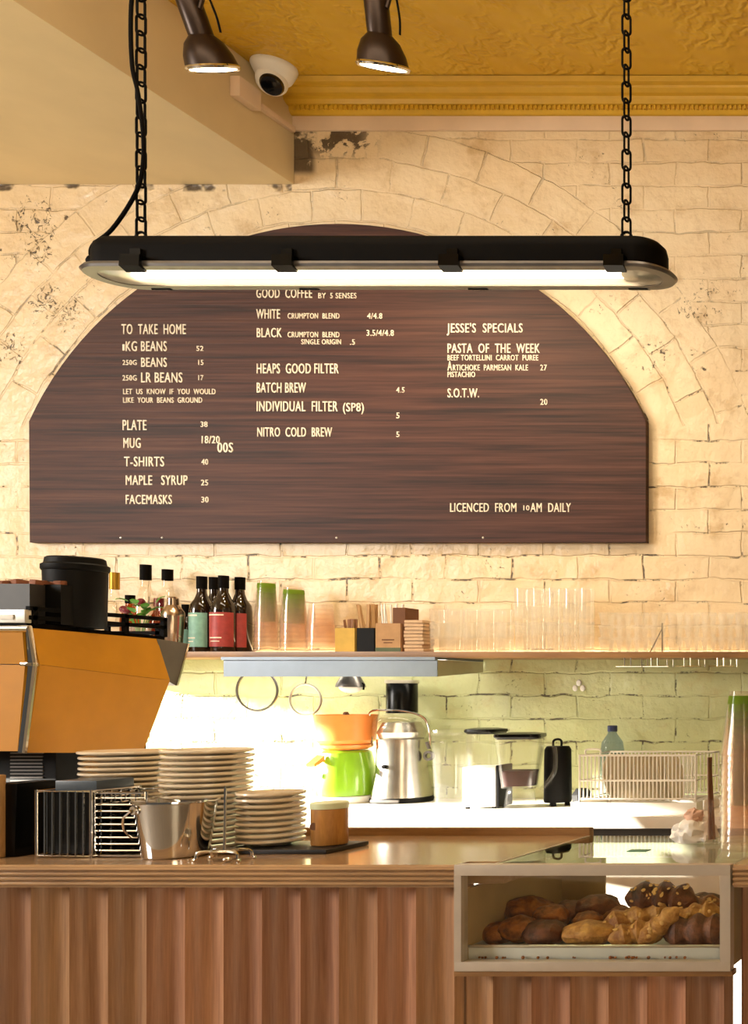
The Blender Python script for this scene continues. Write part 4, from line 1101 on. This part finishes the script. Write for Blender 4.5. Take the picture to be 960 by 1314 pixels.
MB().prism([(-w_+.010, -dep/2+.010), (w_-.016, -dep/2+.010), (w_-.016, dep/2-.008), (-w_+.010, dep/2-.008)], 'Z', 0, h-.014).build('body', M['blackgloss'], bx, smooth=False)
MB().box(-w_+.020, w_-.008, -dep/2+.018, dep/2-.010, h-.013, h+.012, bev=.003).build('lid', mat('blue_grey_lid', '#3c4650', .35), bx)
r2, w_, h, dep = wire_rack(121, 188, 1016, 2.41, .11, 'chrome rack of level wires around black saucers, left of the bucket', True)
pr = None
for i in range(11):
    c = MB().lathe([(0, 0), (.030, 0), (.050, .007), (.052, .0085), (.050, .0095), (.03, .004), (0, .004)], 28).build('dark_saucer', M['blackgloss']) if pr is None else pr.copy()
    if pr: COL.objects.link(c)
    pr = pr or c
    c.location = (r2.location.x, r2.location.y, CT+.008+i*.0098)
    tag(c, 'black saucer stacked inside the level wire rack', 'saucer', 'black saucers')
# black bin with grey label at the far left, and timber post of a stand at the frame edge
YK = 2.46
o = thing('knock_bin', 'black tapered bin with a grey foil label at the left counter end', 'bin', on_ct(27, YK))
MB().prism([(-.032, 0), (.034, 0), (.040, .165), (-.016, .165), (-.036, .10)], 'Y', -.05, .05, bev=.004).build('body', M['blackgloss'], o)
MB().prism([(-.030, .006), (-.006, .006), (.002, .092), (-.034, .092)], 'Y', -.0525, -.051).build('label', M['greylabel'], o)
tag(MB().box(-.02, .006, -.01, .012, 0, .185, bev=.003).build('timber_post', M['stick'], loc=on_ct(-2, 2.40)), 'narrow pale timber post at the left end of the counter', 'post')

# ------------------------------------------------------------------ espresso machine
EX = XX(45, 2.55); EW = .55
em = thing('espresso_machine', 'orange panelled espresso machine with chrome trim on the counter', 'espresso machine', (EX, 2.55, CT+.0005))
def L(Y, z): return (Y-2.55, z-CT)
z_t, z_f, z_b = ZZ(805, 2.55)-CT, ZZ(853, 2.56)-CT, ZZ(966, 2.55)-CT
side = [(0, z_t), (.354, ZZ(820, 2.904)-CT), (.379, ZZ(873, 2.929)-CT), (.31, ZZ(966, 2.86)-CT), (-.012, z_b), (.006, z_f)]
inner = [(y*(.98)+.003, z) for y, z in side]
# body core
MB().prism([(a+(.006 if i in (0, 4, 5) else -.006), b_-(.004 if i < 2 else 0)+(.004 if i in (3, 4) else 0)) for i, (a, b_) in enumerate(side)], 'X', -EW, -.014).build('body', M['darksteel'], em, smooth=False)
def sidepanel(name, x_out, quad_, mtl):
    mb = MB(); A = [mb.b.verts.new(Vector((x, y, z))) for x, y, z in quad_]; B = [mb.b.verts.new(Vector((x-.008, y, z))) for x, y, z in quad_]
    mb.b.faces.new(A); mb.b.faces.new(B[::-1]); n = len(A)
    for i in range(n): mb.b.faces.new((A[i], B[i], B[(i+1) % n], A[(i+1) % n]))
    bmesh.ops.recalc_face_normals(mb.b, faces=mb.b.faces[:])
    return mb.build(name, mtl, em, smooth=False)
sidepanel('side_panel', 0, [(-.012, .004, z_t-.002), (-.012, .354, side[1][1]), (.002, .379, side[2][1]), (.002, .010, z_f)], M['orange'])
sidepanel('side_panel', 0, [(.002, .010, z_f-.0008), (.002, .379, side[2][1]-.0008), (-.012, .31, side[3][1]), (-.012, -.008, z_b)], M['orange'])
# rear panels facing the room
for (ya, za), (yb, zb2) in (((0, z_t-.012), (.006, z_f+.001)), ((.006, z_f-.001), (-.012, z_b+.004))):
    mb = MB(); q = [(-EW+.02, ya-.002, za), (-.028, ya-.002, za), (-.028, yb-.002, zb2), (-EW+.02, yb-.002, zb2)]
    mb.quad(*[(a_, b_+.007, c_) for a_, b_, c_ in q]); r = bmesh.ops.extrude_face_region(mb.b, geom=mb.b.faces[:])
    for e in r['geom']:
        if isinstance(e, bmesh.types.BMVert): e.co.y -= .007
    mb.build('rear_panel', M['orange'], em, smooth=False)
tr = MB()
tr.tube([(-EW, -.001, z_t-.004), (-.012, -.001, z_t-.004), (-.008, .004, z_f), (-.016, -.014, z_b)], .0085, 10)
tr.box(-.03, .0, -.006, .012, z_f-.004, z_f+.004, bev=.001)
tr.build('chrome_trim', M['chrome'], em)
# barista-side hood
MB().prism([(.352, side[1][1]), (.452, ZZ(826, 3.0)-CT), (.413, ZZ(880, 2.963)-CT), (.381, side[2][1])], 'X', -EW+.02, -.010).build('group_hood', M['darksteel'], em, smooth=False)
MB().prism([(.452, ZZ(826, 3.0)-CT), (.458, ZZ(826, 3.0)-CT), (.419, ZZ(880, 2.963)-CT), (.413, ZZ(880, 2.963)-CT)], 'X', -EW+.02, -.008).build('hood_edge', M['chrome'], em, smooth=False)
# cup tray and rails on top
ztop = z_t-.002
def topz(y): return z_t+(side[1][1]-z_t)*y/.354
MB().prism([(.01, topz(.01)), (.40, topz(.40)-.0), (.40, topz(.4)+.010), (.01, topz(.01)+.012)], 'X', -EW+.01, -.03).build('cup_tray', M['black'], em, smooth=False)
rl = MB()
for dz in (.026, .048):
    rl.box(-.034, -.024, .012, .40, z_t+dz-.007, z_t+dz+.003)
    rl.box(-EW+.01, -.036, .404, .412, z_t+dz-.022, z_t+dz-.012)
for y in (.02, .14, .27, .39): rl.box(-.034, -.024, y, y+.012, topz(y)+.008, z_t+.05)
for x in (-EW+.03, -.40, -.2, -.06): rl.box(x, x+.012, .404, .412, topz(.4)+.004, z_t+.036)
rl.build('cup_rail', M['black'], em, smooth=False)
MB().box(-.20, -.026, .002, .020, z_t+.010, z_t+.042, bev=.003).build('rear_rail', M['alu'], em)
MB().box(-.20, -.052, -.001, .0015, z_t+.018, z_t+.030, bev=.001).build('badge_plate', M['white'], em)
# base with vents, drip tray and feet
yb0 = .10
MB().box(-.40, -.045, yb0, .36, .03, z_b+.004, bev=.004).build('base', M['blackmatte'], em)
vm = MB()
for i in range(9): vm.box(-.155, -.075, yb0-.003, yb0+.001, .15+i*.0085, .1535+i*.0085)
vm.build('vent_slats', M['darksteel'], em, smooth=False)
for sx in (-.36, -.07):
    for sy in (yb0+.03, .32): MB().lathe([(0, 0), (.018, 0), (.016, .03), (0, .031)], 16, (sx, sy, 0)).build('foot', M['chrome'], em)
MB().box(-EW+.05, -.08, .30, .42, .06, .085, bev=.003).build('drip_tray', M['steel'], em)
for gx in (-.18, -.44):
    MB().lathe([(0, 0), (.03, 0), (.032, .05), (0, .05)], 20, (gx, .34, .14)).build('group_head', M['chrome'], em)

# things on top of the machine
def on_top(px, Y, dz=.013): return (XX(px, Y), Y, CT+.0005+topz(Y-2.55)+dz)
o = thing('canister', 'black lidded canister on top of the espresso machine', 'canister', on_top(97, 2.72))
hC = ZZ(716, 2.72)-o.location.z
MB().lathe([(0, 0), (.058, 0), (.060, .003), (.0625, hC-.035), (0, hC-.035)], 36).build('body', M['blackmatte'], o)
MB().lathe([(0, hC-.0345), (.064, hC-.0345), (.066, hC-.030), (.066, hC-.020), (.060, hC-.016), (.058, hC-.003), (.054, hC), (0, hC-.002)], 36).build('lid', M['blackmatte'], o)
for i, (p0, p1, yt, Yb, lab, n) in enumerate(((-45, 38, 749, 2.60, 'charcoal sachet box on the espresso machine at the picture edge', 5), (40, 78, 750, 2.64, 'black sachet box on the espresso machine beside the canister', 4))):
    x0, x1 = XX(p0, Yb), XX(p1, Yb); w_ = (x1-x0)/2; bz = on_top(0, Yb)[2]+.002; h = ZZ(yt, Yb)-bz
    o = thing('sachet_box', lab, 'box', ((x0+x1)/2, Yb+.05, bz)); d = .05; t_ = .003
    MB().box(-w_, w_, -d, -d+t_, 0, h).box(-w_, w_, d-t_, d, 0, h).box(-w_, -w_+t_, -d+t_, d-t_, 0, h).box(w_-t_, w_, -d+t_, d-t_, 0, h).box(-w_+t_, w_-t_, -d+t_, d-t_, 0, t_).build('box', M['charcoal' if i == 0 else 'blackmatte'], o, smooth=False)
    for k_ in range(n):
        sx = -w_+.018+(2*w_-.036)*k_/(n-1)
        c = MB().box(-.009, .009, -.03, .03, 0, .062, bev=.004).build('sugar_sachet', M['sachet'], loc=(o.location.x+sx, o.location.y+random.uniform(-.012, .0), bz+h-.05))
        c.rotation_euler = (random.uniform(-.15, .15), random.uniform(-.12, .12), random.uniform(-.2, .2))
        tag(c, 'brown sugar sachet poking out of the %s box' % ('charcoal' if i == 0 else 'black'), 'sachet', 'sugar sachets in the %s box' % ('charcoal' if i == 0 else 'black'))

# ------------------------------------------------------------------ right end: straws, cloth, card
for i in range(7):
    c = MB().tube([(0, 0, 0), (0, 0, .20)], .0030, 8).build('drinking_straw', M['brownstick'])
    c.location = (XX(914, 2.62)+(i-3)*.0022, 2.62+random.uniform(-.008, .008), CT+.012); c.rotation_euler = (random.uniform(-.03, .03), -.02-(i-3)*.010, 0)
    tag(c, 'brown straw bunched in the small holder beside the tall clear cups', 'straw', 'brown straws')
o = thing('straw_holder', 'small clear holder of brown straws beside the tall cup stack', 'straw holder', (XX(914, 2.62), 2.62, CT+.0005))
MB().lathe([(0, 0), (.019, 0), (.020, .003), (.021, .11), (.0198, .11), (.0185, .004), (0, .004)], 22).build('tube', M['cupclear'], o)
o = thing('cloth', 'crumpled white and pink cloth on the glass case top', 'cloth', (XX(892, 2.66), 2.66, CT+.001))
def crumple(c, rx, ry, rz, seed):
    mb = MB().ball(c, rx, ry, rz, 32, 20, .35, 2.6, seed)
    for v in mb.b.verts:
        v.co += Vector((1, .6, .8))*.006*mnoise.noise(v.co*55+Vector((seed, 0, 0))); v.co.z = max(v.co.z, 0.0)
    return mb
crumple((0, 0, .020), .052, .045, .040, 3).build('towel', M['cloth'], o)
crumple((-.002, -.004, .062), .022, .02, .018, 5).build('pink_fold', M['pinkcloth'], o)
tag(MB().box(-.022, .022, -.016, .016, 0, .0025, bev=.0006).build('card', M['sticker'], loc=(XX(820, 2.50), 2.50, CT+.0008)), 'small teal card lying on the glass case top', 'card')
